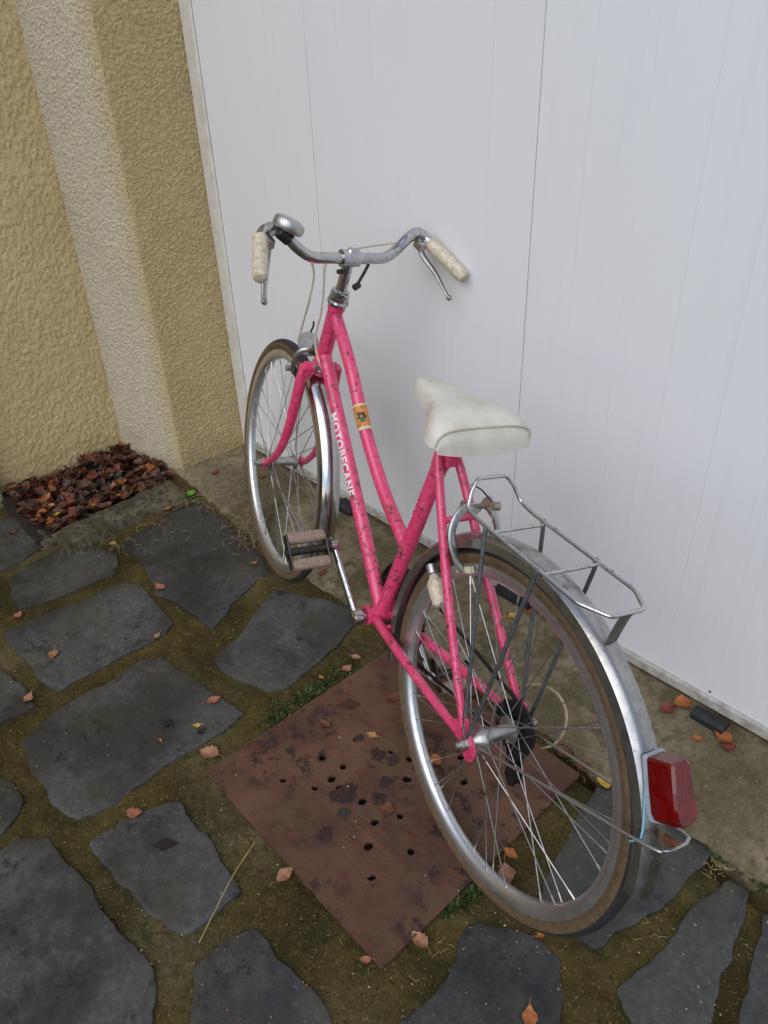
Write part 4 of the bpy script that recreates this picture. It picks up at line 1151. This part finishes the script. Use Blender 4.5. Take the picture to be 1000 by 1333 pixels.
# ---- cranks, pedals, chainring, chain, freewheel, derailleur
cv = np.array([0.101, 0, 0.106])
for sg in (1, -1):
    c = MB(); b0 = BBp + np.array([0, 0.058 * sg, 0]); e0 = b0 + cv * sg + np.array([0, 0.014 * sg, 0])
    c.tube([b0, b0 + (e0 - b0) * 0.15, e0 - (e0 - b0) * 0.08, e0], [0.0125, 0.0095, 0.0078, 0.0092], 14, 0, flat=(0.72, 1.0), ref=(0, 1, 0))
    c.lathe(b0, (0, sg, 0), [(0.0, -0.020), (0.0085, -0.020), (0.0095, -0.010), (0.0165, -0.009), (0.0165, 0.007), (0.012, 0.010), (0, 0.011)], 18)
    c.lathe(e0, (0, sg, 0), [(0.0, -0.008), (0.0115, -0.008), (0.0115, 0.007), (0, 0.009)], 16)
    crank = c.build('crank', M['chrome'], bike)
    p = MB(); q0 = e0 + np.array([0, 0.010 * sg, 0])
    p.tube([q0 - [0, 0.006 * sg, 0], q0 + [0, 0.092 * sg, 0]], 0.0078, 14)
    pd = unit([0.70, 0, 0.71]); pu = np.cross(pd, [0, 1, 0])
    for yy in (0.006, 0.086): p.box(q0 + [0, yy * sg, 0], pd * 0.035, np.array([0, 0.0016, 0]), pu * 0.010, 0.0012)
    for k in (-1, 1): p.tube([q0 + pd * 0.022 * k + [0, 0.004 * sg, 0], q0 + pd * 0.022 * k + [0, 0.089 * sg, 0]], 0.0026, 8)
    pedal = p.build('pedal', M['darkmetal'], bike)
    for k in (-1, 1):
        r_ = MB(); c0 = q0 + pd * 0.0265 * k + [0, 0.046 * sg, 0]
        V = []; npd = 10; sg2 = 14
        for i in range(npd + 1):
            yy = -0.041 + 0.082 * i / npd; kk = 0.93 + 0.07 * math.sin(math.pi * i / npd) + random.uniform(-0.025, 0.025)
            if i in (0, npd): kk *= 0.86
            for j in range(sg2):
                a_j = 2 * math.pi * j / sg2; ca, sa_ = math.cos(a_j), math.sin(a_j)
                V.append(c0 + np.array([0, yy, 0]) + kk * (pd * 0.0118 * abs(ca) ** 0.6 * np.sign(ca) + pu * 0.0108 * abs(sa_) ** 0.6 * np.sign(sa_)))
        F = [(i * sg2 + j, i * sg2 + (j + 1) % sg2, (i + 1) * sg2 + (j + 1) % sg2, (i + 1) * sg2 + j) for i in range(npd) for j in range(sg2)] + [tuple(range(sg2)), tuple(npd * sg2 + j for j in range(sg2))]
        r_.add(V, F)
        r_.build('rubber_block', M['pedal'], pedal)
cg = MB()
n = 44; ri = []
for k in range(n * 2): ri.append((0.0905 if k % 2 else 0.0855, 2 * math.pi * k / (2 * n)))
cg.prism([(r * math.cos(a), r * math.sin(a)) for r, a in ri], (1, 0, 0), (0, 0, 1), (0, 1, 0), BBp + np.array([0, -0.046, 0]), 0.003)
chainring = cg.build('chainring', M['darkmetal'], bike)
c0 = np.array([0.386, -0.046, -0.027 + WR]); c1 = np.array([0.0, -0.043, WR])
ch = MB(); pts = []
th = math.atan2(c1[2] - c0[2], c1[0] - c0[0]); dd_ = math.hypot(c1[0] - c0[0], c1[2] - c0[2]); off = math.acos((0.090 - 0.040) / dd_)
A1 = [th + off + (2 * math.pi - 2 * off) * k / 26 for k in range(27)]
pts += [c0 + 0.0905 * np.array([math.cos(a), 0, math.sin(a)]) for a in A1]
pulley = [L(-0.004, -0.046, -0.055), L(-0.014, -0.047, -0.095)]
A2 = [th - off + (2 * off) * k / 12 for k in range(13)]
arc2 = [c1 + 0.040 * np.array([math.cos(a), 0, math.sin(a)]) for a in A2]
pts2 = pts + [L(0.10, -0.045, -0.108), pulley[1] + np.array([0.0, 0, -0.012]), pulley[1] + np.array([-0.012, 0, 0.004]), pulley[0] + np.array([0.012, 0, 0.0])] + arc2 if False else pts + arc2
ch.tube(pts2 + [pts2[0]], 0.0042, 6, 0, caps=False, flat=(1.0, 0.7), ref=(0, 0, 1)); ch.build('chain', M['grease'], bike)
fwl = MB()
for k, (r, y) in enumerate(((0.030, -0.050), (0.036, -0.045), (0.042, -0.040), (0.049, -0.035))):
    tz = int(r * 650); rp = []
    for j in range(tz * 2): rp.append(((r if j % 2 else r - 0.004) * math.cos(math.pi * j / tz), (r if j % 2 else r - 0.004) * math.sin(math.pi * j / tz)))
    fwl.prism(rp, (1, 0, 0), (0, 0, 1), (0, 1, 0), L(0, y, 0), 0.0022)
fwl.lathe(L(0, -0.052, 0), (0, 1, 0), [(0.012, 0), (0.022, 0.001), (0.022, 0.022)], 20); fwl.build('freewheel', M['grease'], bike)
dr = MB()
for q in pulley: dr.lathe(q + np.array([0, -0.004, 0]), (0, 1, 0), [(0, 0), (0.015, 0), (0.016, 0.004), (0.015, 0.008), (0, 0.008)], 16)
for y in (-0.055, -0.040): dr.prism([(0.010, 0.016), (-0.012, 0.012), (-0.026, -0.05), (-0.012, -0.058), (0.004, -0.04)], (1, 0, 0), (0, 0, 1), (0, 1, 0), pulley[0] * [1, 0, 1] + np.array([0, y, 0]), 0.002)
dr.tube([L(0.004, -0.062, -0.022), L(0.012, -0.060, -0.042), L(0.0, -0.056, -0.055)], 0.010, 10, 4); dr.build('derailleur', M['grease'], bike)
cb = MB(); cb.tube([L(0.076, -0.062, 0.006), L(0.04, -0.072, 0.044), L(0.012, -0.076, 0.070), L(-0.026, -0.078, 0.083), L(-0.054, -0.078, 0.070), L(-0.064, -0.076, 0.038), L(-0.056, -0.072, 0.004), L(-0.038, -0.068, -0.020)], 0.0022, 8, 6)
cb.build('gear_cable', simple('dirty_cable_sheath', (0.36, 0.28, 0.17), 0.6, 0, 0.3, 80), bike)

# ---- brakes, dynamo, cables
rb = MB()
rb.tube([L(0.174, -0.012, 0.318), L(0.173, 0.020, 0.320), L(0.166, 0.040, 0.300), L(0.156, 0.044, 0.272), L(0.142, 0.034, 0.240), L(0.137, 0.026, 0.230)], [0.006, 0.0075, 0.0075, 0.0068, 0.0062, 0.006], 12, 5, flat=(1.25, 0.75))
rb.tube([L(0.150, -0.010, 0.345), L(0.164, -0.012, 0.330), L(0.173, -0.028, 0.318), L(0.166, -0.042, 0.298), L(0.156, -0.044, 0.272), L(0.140, -0.030, 0.236)], [0.006, 0.007, 0.0072, 0.0072, 0.0066, 0.006], 12, 5, flat=(1.25, 0.75))
rb.tube([L(0.205, 0, 0.312), L(0.165, 0, 0.318)], 0.005, 10)
rbr = rb.build('brake_caliper', M['alloy'], bike)
m = MB(); m.tube([L(0.172, -0.01, 0.322), L(0.150, -0.006, 0.338), L(0.128, -0.002, 0.346)], [0.005, 0.0055, 0.0065], 12, 4); m.lathe(L(0.126, -0.001, 0.347), (0.2, 1, 0.1), [(0, -0.006), (0.007, -0.006), (0.007, 0.006), (0, 0.006)], 10); m.build('brake_arm', simple('tarnished_arm', (0.34, 0.29, 0.22), 0.5, 0.6, 0.4, 120), rbr)
for sg in (1, -1):
    m = MB(); m.box(L(0.138, 0.0205 * sg, 0.229), unit([-0.86, 0, 0.5]) * 0.019, np.array([0, 0.005, 0]), unit([0.5, 0, 0.86]) * 0.006, 0.0015); m.build('brake_pad', M['black'] if sg < 0 else M['dynamo'], rbr)
m = MB(); m.tube([bpx(614, 631, -0.005), bpx(626, 637, -0.004), bpx(637, 649, -0.002), L(0.126, -0.001, 0.347)], 0.0013, 8, 5); m.build('brake_cable', M['black'], bike)
m = MB(); m.tube([L(0.126, 0.003, 0.343), L(0.120, 0.004, 0.318), L(0.116, 0.005, 0.300)], 0.0008, 6); m.build('cable_end', M['spoke'], rbr)
fbk = MB()
def BK(th, r, y): a = math.radians(th); return FW(r * math.cos(a), y, r * math.sin(a))
fbk.tube([BK(111, 0.352, -0.012), BK(111, 0.354, 0.018), BK(110, 0.340, 0.034), BK(109, 0.310, 0.037), BK(107, 0.282, 0.031), BK(106, 0.268, 0.026)], [0.0042, 0.0052, 0.0052, 0.0048, 0.0045, 0.0042], 12, 5, flat=(1.2, 0.75))
fbk.tube([BK(113, 0.380, 0.02), BK(112, 0.352, -0.010), BK(110, 0.340, -0.034), BK(109, 0.310, -0.037), BK(107, 0.282, -0.031), BK(106, 0.268, -0.026)], [0.0042, 0.0052, 0.0052, 0.0048, 0.0045, 0.0042], 12, 5, flat=(1.2, 0.75))
fbr = fbk.build('brake_caliper', M['alloy'], bike)
for sg in (1, -1):
    m = MB(); m.box(BK(106, 0.269, 0.0195 * sg), w2v(unit(fh2 * 0.96 + fu2 * 0.28)) * 0.019, w2v(fn2) * 0.005, w2v(fu2) * 0.006, 0.0015); m.build('brake_pad', M['grease'], fbr)
    m = MB(); m.lathe(BK(104, 0.276, 0.034 * sg), w2v(fn2 * sg), [(0, -0.004), (0.007, -0.004), (0.007, 0.006), (0.004, 0.008), (0, 0.010)], 8); m.build('pad_bolt', M['alloy'], fbr)
ab = fpx(407, 441, 0.0)
m = MB(); m.tube([BK(113, 0.352, 0.0), ab], 0.0045, 10); m.lathe(ab, w2v(sax), [(0, -0.006), (0.0085, -0.006), (0.0085, 0.006), (0.006, 0.008), (0, 0.008)], 10); m.build('adjuster', M['brass'], fbr)
m = MB(); m.tube([ab, fpx(405, 432, 0.0), fpx(408, 425, 0.0), fpx(408.5, 418, 0.0)], 0.0022, 8, 4); m.build('cable_stub', M['black'], fbr)
c1_ = MB(); c1_.tube([HB(0.160, 0.036, 0.030), HB(0.132, 0.062, 0.040), HB(0.106, 0.072, 0.020), fpx(407, 345, 0.05), fpx(404, 385, 0.045), fpx(396, 415, 0.04), fpx(388, 444, 0.036)], 0.0024, 8, 6); c1_.build('brake_cable', M['cable'], bike)
c2_ = MB(); c2_.tube([HB(-0.165, 0.030, 0.026), HB(-0.125, 0.045, 0.010), HB(-0.070, 0.048, 0.000), HB(-0.010, 0.045, -0.012), HB(0.020, 0.045, -0.035), HB(0.022, 0.030, -0.08), HB(0.020, 0.020, -0.13), AX(0.40) + np.array([0.01, 0.02, 0]), DTa + (DTb - DTa) * 0.12 + np.array([0, 0.004, -0.018]), DTa + (DTb - DTa) * 0.5 + np.array([0, 0.0, -0.0185]), DTa + (DTb - DTa) * 0.92 + np.array([0, 0.0, -0.0185])], 0.0023, 8, 6); c2_.build('brake_cable', M['cable'], bike)
dy = MB(); d0 = bpx(563, 743, 0.034); d1 = bpx(574, 786, 0.036); da = d1 - d0; dl = np.linalg.norm(da)
dy.lathe(d0, da, [(0.0, 0.006), (0.007, 0.007), (0.0085, 0.012), (0.0135, 0.018), (0.015, 0.024), (0.015, dl * 0.8), (0.0138, dl * 0.86), (0.0138, dl * 1.0), (0.009, dl * 1.08), (0, dl * 1.09)], 22)
dyn = dy.build('dynamo', M['dynamo'], bike)
m = MB(); m.lathe(d0, da, [(0, -0.012), (0.0085, -0.011), (0.0092, -0.006), (0.0092, 0.004), (0.0052, 0.006), (0.0052, 0.010), (0, 0.010)], 18); m.build('roller', M['alloy'], dyn)
m = MB(); cc_ = d1 + da / dl * 0.012
m.tube([cc_ + 0.009 * np.array([math.cos(a), 0.2, math.sin(a)]) for a in np.linspace(0, 5.2, 16)], 0.0022, 8); m.tube([d0 + da * 0.75, L(0.118, 0.046, 0.150)], 0.005, 8); m.build('dynamo_bracket', M['alloy'], dyn)

# ================================================================== SMALL THINGS
# rubber pieces under the door
def rubber(pa, pb, w, h, label, zz=0.078, taper=1.0):
    a = on_ground(*pa, surf_h); b = on_ground(*pb, surf_h)
    ya = max(min((a[1] + b[1]) / 2, -0.004), -0.2); a[1] = b[1] = ya
    a[2] = b[2] = 0; d = b - a; Ln = np.linalg.norm(d)
    z0 = float(sill_h((a[0] + b[0]) / 2, ya)) - 0.002
    m = MB(); V = []
    N_ = 12
    for i in range(N_ + 1):
        t_ = i / N_; hh = h * (1 + (taper - 1) * t_) * (1 + 0.05 * math.sin(9 * t_)); ww = w
        for y, z in ((-ww, 0), (-ww * 0.95, hh * 0.6), (-ww * 0.5, hh), (ww * 0.5, hh), (ww * 0.9, hh * 0.7), (ww, 0)): V.append(a + d * t_ + np.array([0, y, z0 + z]))
    F = [(i * 6 + k, i * 6 + (k + 1) % 6, (i + 1) * 6 + (k + 1) % 6, (i + 1) * 6 + k) for i in range(N_) for k in range(6)] + [tuple(range(6)), tuple(N_ * 6 + k for k in range(6))]
    m.add(V, F); o = m.build('rubber_strip', M['rubber'], None, 35); tag(o, label, 'rubber strip', 'rubber pieces under the door')
rubber((903, 928), (944, 952), 0.015, 0.020, 'broken black rubber strip on the sill beside two orange leaves')
rubber((446, 660), (462, 668), 0.020, 0.030, 'black rubber wedge under the door behind the front mudguard', taper=0.5)
rubber((655, 764), (700, 786), 0.012, 0.026, 'black rubber strip under the door seen through the rear wheel')
rubber((321, 604), (331, 606), 0.012, 0.010, 'small flat black rubber scrap at the corner of the door frame')

# fallen leaves: pixel, colour, length, what it lies on
def place_leaf(px, py, colr, size, label, surf='yard', curl=None, yaw=None, flat=False, lift=0.0):
    if surf == 'plate': p = on_z(px, py, 0.0075)
    elif surf == 'bed':
        z = 0.08
        for _ in range(10): p = on_z(px, py, z); z = float(bed_h(p[0], p[1])) + 0.026
        p[2] = z
    else: p = on_ground(px, py, surf_h); p[2] += 0.0025
    cu_ = random.uniform(0.15, 0.9) if curl is None else curl
    size = size * 0.88
    V, F = leaf_geo(size * random.uniform(0.30, 0.44), size, 0.06 if flat else cu_, 0.03 if flat else random.uniform(0.05, 0.6), 0.10, RNG, 11, flat or random.random() < 0.45)
    if flat: V[:, 2] *= 0.3
    n = len(V)
    V2 = np.concatenate([V, V - [0, 0, 0.0005]])
    F2 = F + [tuple(n + i for i in f[::-1]) for f in F]
    if not flat and random.random() < 0.7:
        pass
    sp = [np.array([-0.5 * size, 0, V[2, 2]]), np.array([-0.68 * size, 0.04 * size, V[2, 2] + 0.004]), np.array([-0.85 * size, 0.1 * size, V[2, 2]])]
    m = MB(); m.add(V2, F2); m.tube(sp, 0.0006, 5, 3)
    zmin = min(v[2] for v in m.V); ya = random.uniform(0, 6.28) if yaw is None else yaw
    R_ = np.array(Matrix.Rotation(ya, 3, 'Z'))
    m.V = [R_ @ (v - np.array([0, 0, zmin])) for v in m.V]
    me = mesh_from('fallen_leaf', m.V, m.F, True, None, [LM[colr]])
    o = link('fallen_leaf', me); o.location = tuple(p + np.array([0, 0, lift]))
    tag(o, label, 'leaf', 'fallen leaves'); return o
LEAVES = [
 (209, 766, 'salmon', 0.040, 'salmon leaf in the mossy joint beside the big dark slab', 'yard'),
 (70, 853, 'tan', 0.042, 'pale tan leaf alone in the middle of a blue grey slab', 'yard'),
 (204, 830, 'tan', 0.030, 'tan leaf on the mossy crossing between four slabs', 'yard'),
 (37, 911, 'tan', 0.034, 'tan leaf at the rounded tip of a slab', 'yard'),
 (24, 803, 'salmon', 0.030, 'salmon leaf on the edge of the joint below the mossy slab', 'yard'),
 (147, 709, 'tan', 0.026, 'small tan leaf by the slab corner below the kerb', 'yard'),
 (201, 662, 'yellow', 0.030, 'yellow leaf at the foot of the kerb', 'yard'),
 (215, 655, 'orange', 0.026, 'orange leaf between the yellow leaf and the kerb', 'yard'),
 (217, 664, 'salmon', 0.032, 'pinkish leaf on the slab corner beside the yellow leaf', 'yard'),
 (248, 646, 'green', 0.052, 'fresh green leaf in the corner by the pier', 'yard'),
 (234, 644, 'salmon', 0.030, 'pinkish brown leaf tucked behind the green leaf', 'yard'),
 (139, 690, 'orange', 0.026, 'orange leaf under the kerb edge', 'yard'),
 (279, 914, 'salmon', 0.036, 'salmon leaf near the tip of the large slab', 'yard'),
 (257, 946, 'yellow', 0.022, 'small yellow leaf beside a black one on the slab', 'yard'),
 (263, 953, 'dark', 0.026, 'black wet leaf under the small yellow leaf', 'yard'),
 (273, 984, 'tan', 0.050, 'crumpled tan leaf by the left corner of the rusty plate', 'yard'),
 (176, 1060, 'salmon', 0.036, 'salmon leaf on the upper edge of the small square slab', 'yard'),
 (209, 965, 'orange', 0.014, 'tiny orange scrap of leaf on the large slab', 'yard'),
 (372, 1140, 'tan', 0.046, 'curled tan leaf against the edge of the rusty plate', 'yard'),
 (665, 1113, 'orange', 0.036, 'amber leaf seen through the spokes above a brown one', 'yard'),
 (660, 1141, 'tan', 0.046, 'reddish tan leaf behind the rear rim', 'yard'),
 (546, 1226, 'tan', 0.040, 'folded tan leaf by the lower corner of the rusty plate', 'yard'),
 (476, 1251, 'salmon', 0.022, 'small salmon leaf at the bottom tip of the rusty plate', 'yard'),
 (690, 1328, 'orange', 0.042, 'rust orange leaf on the dark slab', 'yard'),
 (704, 1219, 'orange', 0.022, 'small orange leaf between the dark slab and the rear tyre', 'yard'),
 (332, 735, 'salmon', 0.020, 'small salmon leaf on the dark slab beside the front rim', 'yard'),
 (420, 747, 'red', 0.034, 'red brown leaf below the pedal', 'yard'),
 (418, 883, 'orange', 0.018, 'small orange leaf on the edge of the slab before the plate', 'yard'),
 (452, 872, 'tan', 0.030, 'tan leaf in the green moss beside the plate', 'yard'),
 (464, 857, 'tan', 0.028, 'upright tan leaf in the moss near the far corner of the plate', 'yard'),
 (484, 958, 'amber', 0.030, 'yellowish leaf on the rusty plate', 'plate'),
 (423, 944, 'brown', 0.040, 'diamond shaped brown leaf on the rusty plate', 'plate'),
 (504, 1056, 'brown', 0.040, 'crumpled brown leaf in the middle of the rusty plate', 'plate'),
 (568, 992, 'orange', 0.034, 'russet leaf on the plate right behind the rear rim', 'plate'),
 (512, 909, 'brown', 0.036, 'curled brown leaf on the plate touching the tyre', 'plate'),
 (868, 926, 'red', 0.046, 'red brown leaf on the sill beside an orange one', 'sill'),
 (887, 919, 'orange', 0.042, 'orange leaf on the sill touching the broken rubber strip', 'sill'),
 (941, 962, 'orange', 0.046, 'orange leaf on the sill past the end of the rubber strip', 'sill'),
 (949, 974, 'red', 0.034, 'dark red leaf half under an orange leaf on the sill', 'sill'),
 (908, 963, 'orange', 0.024, 'small orange leaf on the sill in front of the rubber strip', 'sill'),
 (943, 945, 'brown', 0.030, 'brown leaf curled over the end of the rubber strip', 'sill'),
 (668, 804, 'yellow', 0.036, 'yellow leaf on the sill seen through the rear wheel', 'sill'),
 (690, 797, 'orange', 0.040, 'orange leaf on the sill under the door seen past the rack stay', 'sill'),
 (715, 806, 'red', 0.046, 'red brown leaf on the sill under the door by the mudguard', 'sill'),
 (492, 678, 'orange', 0.036, 'orange leaf on the sill between the frame tubes', 'sill'),
 (384, 633, 'red', 0.026, 'red brown leaf on the sill below the front hub', 'sill'),
 (342, 622, 'red', 0.030, 'red brown leaf on the sill behind the front rim', 'sill'),
 (280, 617, 'red', 0.030, 'dark red leaf on the sill at the foot of the pier', 'sill'),
 (790, 1007, 'yellow', 0.040, 'long yellow leaf seen between the spokes beside the sill', 'yard'),
 (762, 985, 'red', 0.034, 'red brown leaf in the groove of the sill behind the spokes', 'yard'),
 (735, 970, 'brown', 0.050, 'large crumpled brown leaf behind the rear hub', 'yard'),
 (610, 905, 'brown', 0.050, 'brown leaf by the plate edge behind the chain stay', 'yard'),
 (18, 695, 'red', 0.024, 'red brown leaf on the slab before the end of the wall', 'yard'),
]
for a in LEAVES: place_leaf(*a)
for px, py, sz, lab, sf, yw in ((217, 1100, 0.050, 'black leaf with a stem lying flat on the small square slab', 'yard', 0.9), (219, 942, 0.034, 'dark leaf plastered flat on the large slab', 'yard', 0.4)):
    place_leaf(px, py, 'dark', sz, lab, sf, yaw=yw, flat=True)
place_leaf(456, 917, 'wetbrown', 0.052, 'dark brown wet leaf stuck flat on the rusty plate', 'plate', flat=True)
for px, py, c_, sz, lab in ((55, 668, 'orange', 0.040, 'bright orange leaf on top of the leaf heap'), (74, 670, 'yellow', 0.028, 'amber leaf on the heap near the kerb'), (92, 655, 'red', 0.050, 'large reddish leaf on the heap'), (122, 622, 'red', 0.046, 'russet leaf lying high on the heap by the wall'), (148, 634, 'salmon', 0.046, 'pinkish leaf lying on the heap'), (68, 659, 'tan', 0.030, 'tan leaf on the heap beside the bright orange one'), (155, 646, 'orange', 0.028, 'small orange leaf on the heap against the kerb'), (172, 594, 'red', 0.046, 'red brown leaf on the heap at the inner wall corner'), (122, 658, 'orange', 0.026, 'small orange leaf on the heap at the middle of the kerb')):
    place_leaf(px, py, c_, sz, lab, 'bed')

# dry stalk, straw and roots, green moss tufts
m = MB(); m.tube([on_ground(333, 1101) + [0, 0, 0.012], on_ground(305, 1147) + [0, 0, 0.016], on_ground(280, 1192) + [0, 0, 0.010], on_ground(260, 1230) + [0, 0, 0.006]], 0.0010, 6, 5)
o = m.build('straw_stalk', M['straw']); tag(o, 'long thin yellow straw lying over the corner of a slab', 'straw')
def fibres(name, spots, mat, label, cat, ln=(0.012, 0.035), r=0.0006, up=0.35):
    m = MB()
    for cx, cy, rx, ry, k in spots:
        for _ in range(k):
            p = on_ground(cx + random.gauss(0, rx), cy + random.gauss(0, ry), surf_h)
            a = random.uniform(0, 6.28); l = random.uniform(*ln); z = abs(random.gauss(0, up)) * l
            d = np.array([math.cos(a), math.sin(a), 0]) * l
            b = p + d * 0.5 + np.array([random.gauss(0, 0.2) * l, random.gauss(0, 0.2) * l, z]); c = p + d + np.array([0, 0, z * 0.3])
            b[2] = max(b[2], surf_h(b[0], b[1]) + 0.001); c[2] = max(c[2], surf_h(c[0], c[1]) - 0.001)
            m.tube([p + [0, 0, -0.001], b, c], [r, r, r * 0.5], 4, 2, caps=False)
    o = m.build(name, mat); tag(o, label, cat, None, 'stuff')
fibres('dry_roots', [(290, 640, 22, 14, 150), (320, 690, 14, 14, 90), (250, 650, 14, 8, 50), (365, 690, 14, 22, 60), (200, 690, 40, 14, 60), (110, 712, 30, 6, 40)], M['straw2'], 'tangle of dry roots and stems along the sill and kerb edge', 'roots', (0.012, 0.04), 0.0007, 0.3)
fibres('straw_bits', [(930, 1125, 14, 10, 40), (860, 1200, 25, 18, 10), (560, 1235, 60, 40, 12), (300, 1080, 30, 40, 8), (230, 820, 40, 40, 8), (800, 990, 30, 22, 14)], M['straw'], 'scattered bits of straw on the mossy joints', 'straw', (0.005, 0.018), 0.0004, 0.15)
def tufts(name, spots, mat, label):
    V = []; F = []
    for cx, cy, rx, ry, k, hgt in spots:
        for _ in range(k):
            p = on_ground(cx + random.gauss(0, rx), cy + random.gauss(0, ry), ground_h); p[2] -= 0.004
            a = random.uniform(0, 6.28); h_ = hgt * random.uniform(0.4, 1.2); w_ = random.uniform(0.0012, 0.003)
            s_ = np.array([math.cos(a), math.sin(a), 0]); q = np.array([random.gauss(0, 0.5) * h_, random.gauss(0, 0.5) * h_, h_])
            b = len(V); V += [p - s_ * w_, p + s_ * w_, p + q * 0.6 + s_ * w_, p + q * 0.6 - s_ * w_, p + q]; F += [(b, b + 1, b + 2, b + 3), (b + 3, b + 2, b + 4)]
    o = link(name, mesh_from(name, V, F, False, None, [mat])); tag(o, label, 'moss', None, 'stuff')
def edge_spots(a, b, n, r, k, h):
    return [(a[0] + (b[0] - a[0]) * i / n, a[1] + (b[1] - a[1]) * i / n, r, r, k, h) for i in range(n + 1)]
tufts('green_moss', edge_spots((345, 945), (455, 868), 12, 7, 60, 0.008) + edge_spots((585, 1185), (615, 1162), 5, 5, 60, 0.010) + edge_spots((885, 1075), (1000, 1150), 9, 7, 50, 0.010) + [(905, 1080, 7, 5, 60, 0.012), (410, 715, 14, 14, 100, 0.010), (470, 780, 22, 14, 160, 0.008)], M['grass'], 'low green moss tufts along the plate and sill edges')

# grit and crumbs lying on the mossy joints
GV = []; GF = []; GM = []
octa = [(1, 0, 0), (0, 1, 0), (-1, 0, 0), (0, -1, 0), (0, 0, 1), (0, 0, -1)]
of = [(0, 1, 4), (1, 2, 4), (2, 3, 4), (3, 0, 4), (1, 0, 5), (2, 1, 5), (3, 2, 5), (0, 3, 5)]
for k in range(2600):
    px = random.uniform(-20, 1020); py = random.uniform(640, 1345)
    p = on_ground(px, py, surf_h)
    if p[1] > -0.03 or p[0] < -1.98: continue
    if PX0 < p[0] < PX1 and PY0 < p[1] < PY1:
        if random.random() < 0.85: continue
        p[2] = 0.0075
    r = random.choice((0.0009, 0.0012, 0.0016, 0.0022)) * random.uniform(0.7, 1.4); b = len(GV)
    a = random.uniform(0, 6.28)
    for x, y, z in octa:
        q = random.uniform(0.7, 1.2)
        GV.append(p + r * q * np.array([x * math.cos(a) - y * math.sin(a), x * math.sin(a) + y * math.cos(a), 0.6 * z]) + [0, 0, 0.0012])
    c_ = random.choice((0, 0, 1, 1, 1, 2, 3))
    for f in of: GF.append(tuple(b + i for i in f)); GM.append(c_)
grit = link('grit', mesh_from('grit', GV, GF, False, None, [simple('pale_grit', (0.34, 0.28, 0.18), 0.9), simple('brown_grit', (0.10, 0.065, 0.03), 0.9), simple('dark_grit', (0.02, 0.016, 0.012), 0.8), simple('rust_grit', (0.24, 0.10, 0.04), 0.9)], GM))
tag(grit, 'fine grit and leaf crumbs scattered over the paving', 'grit', None, 'stuff')
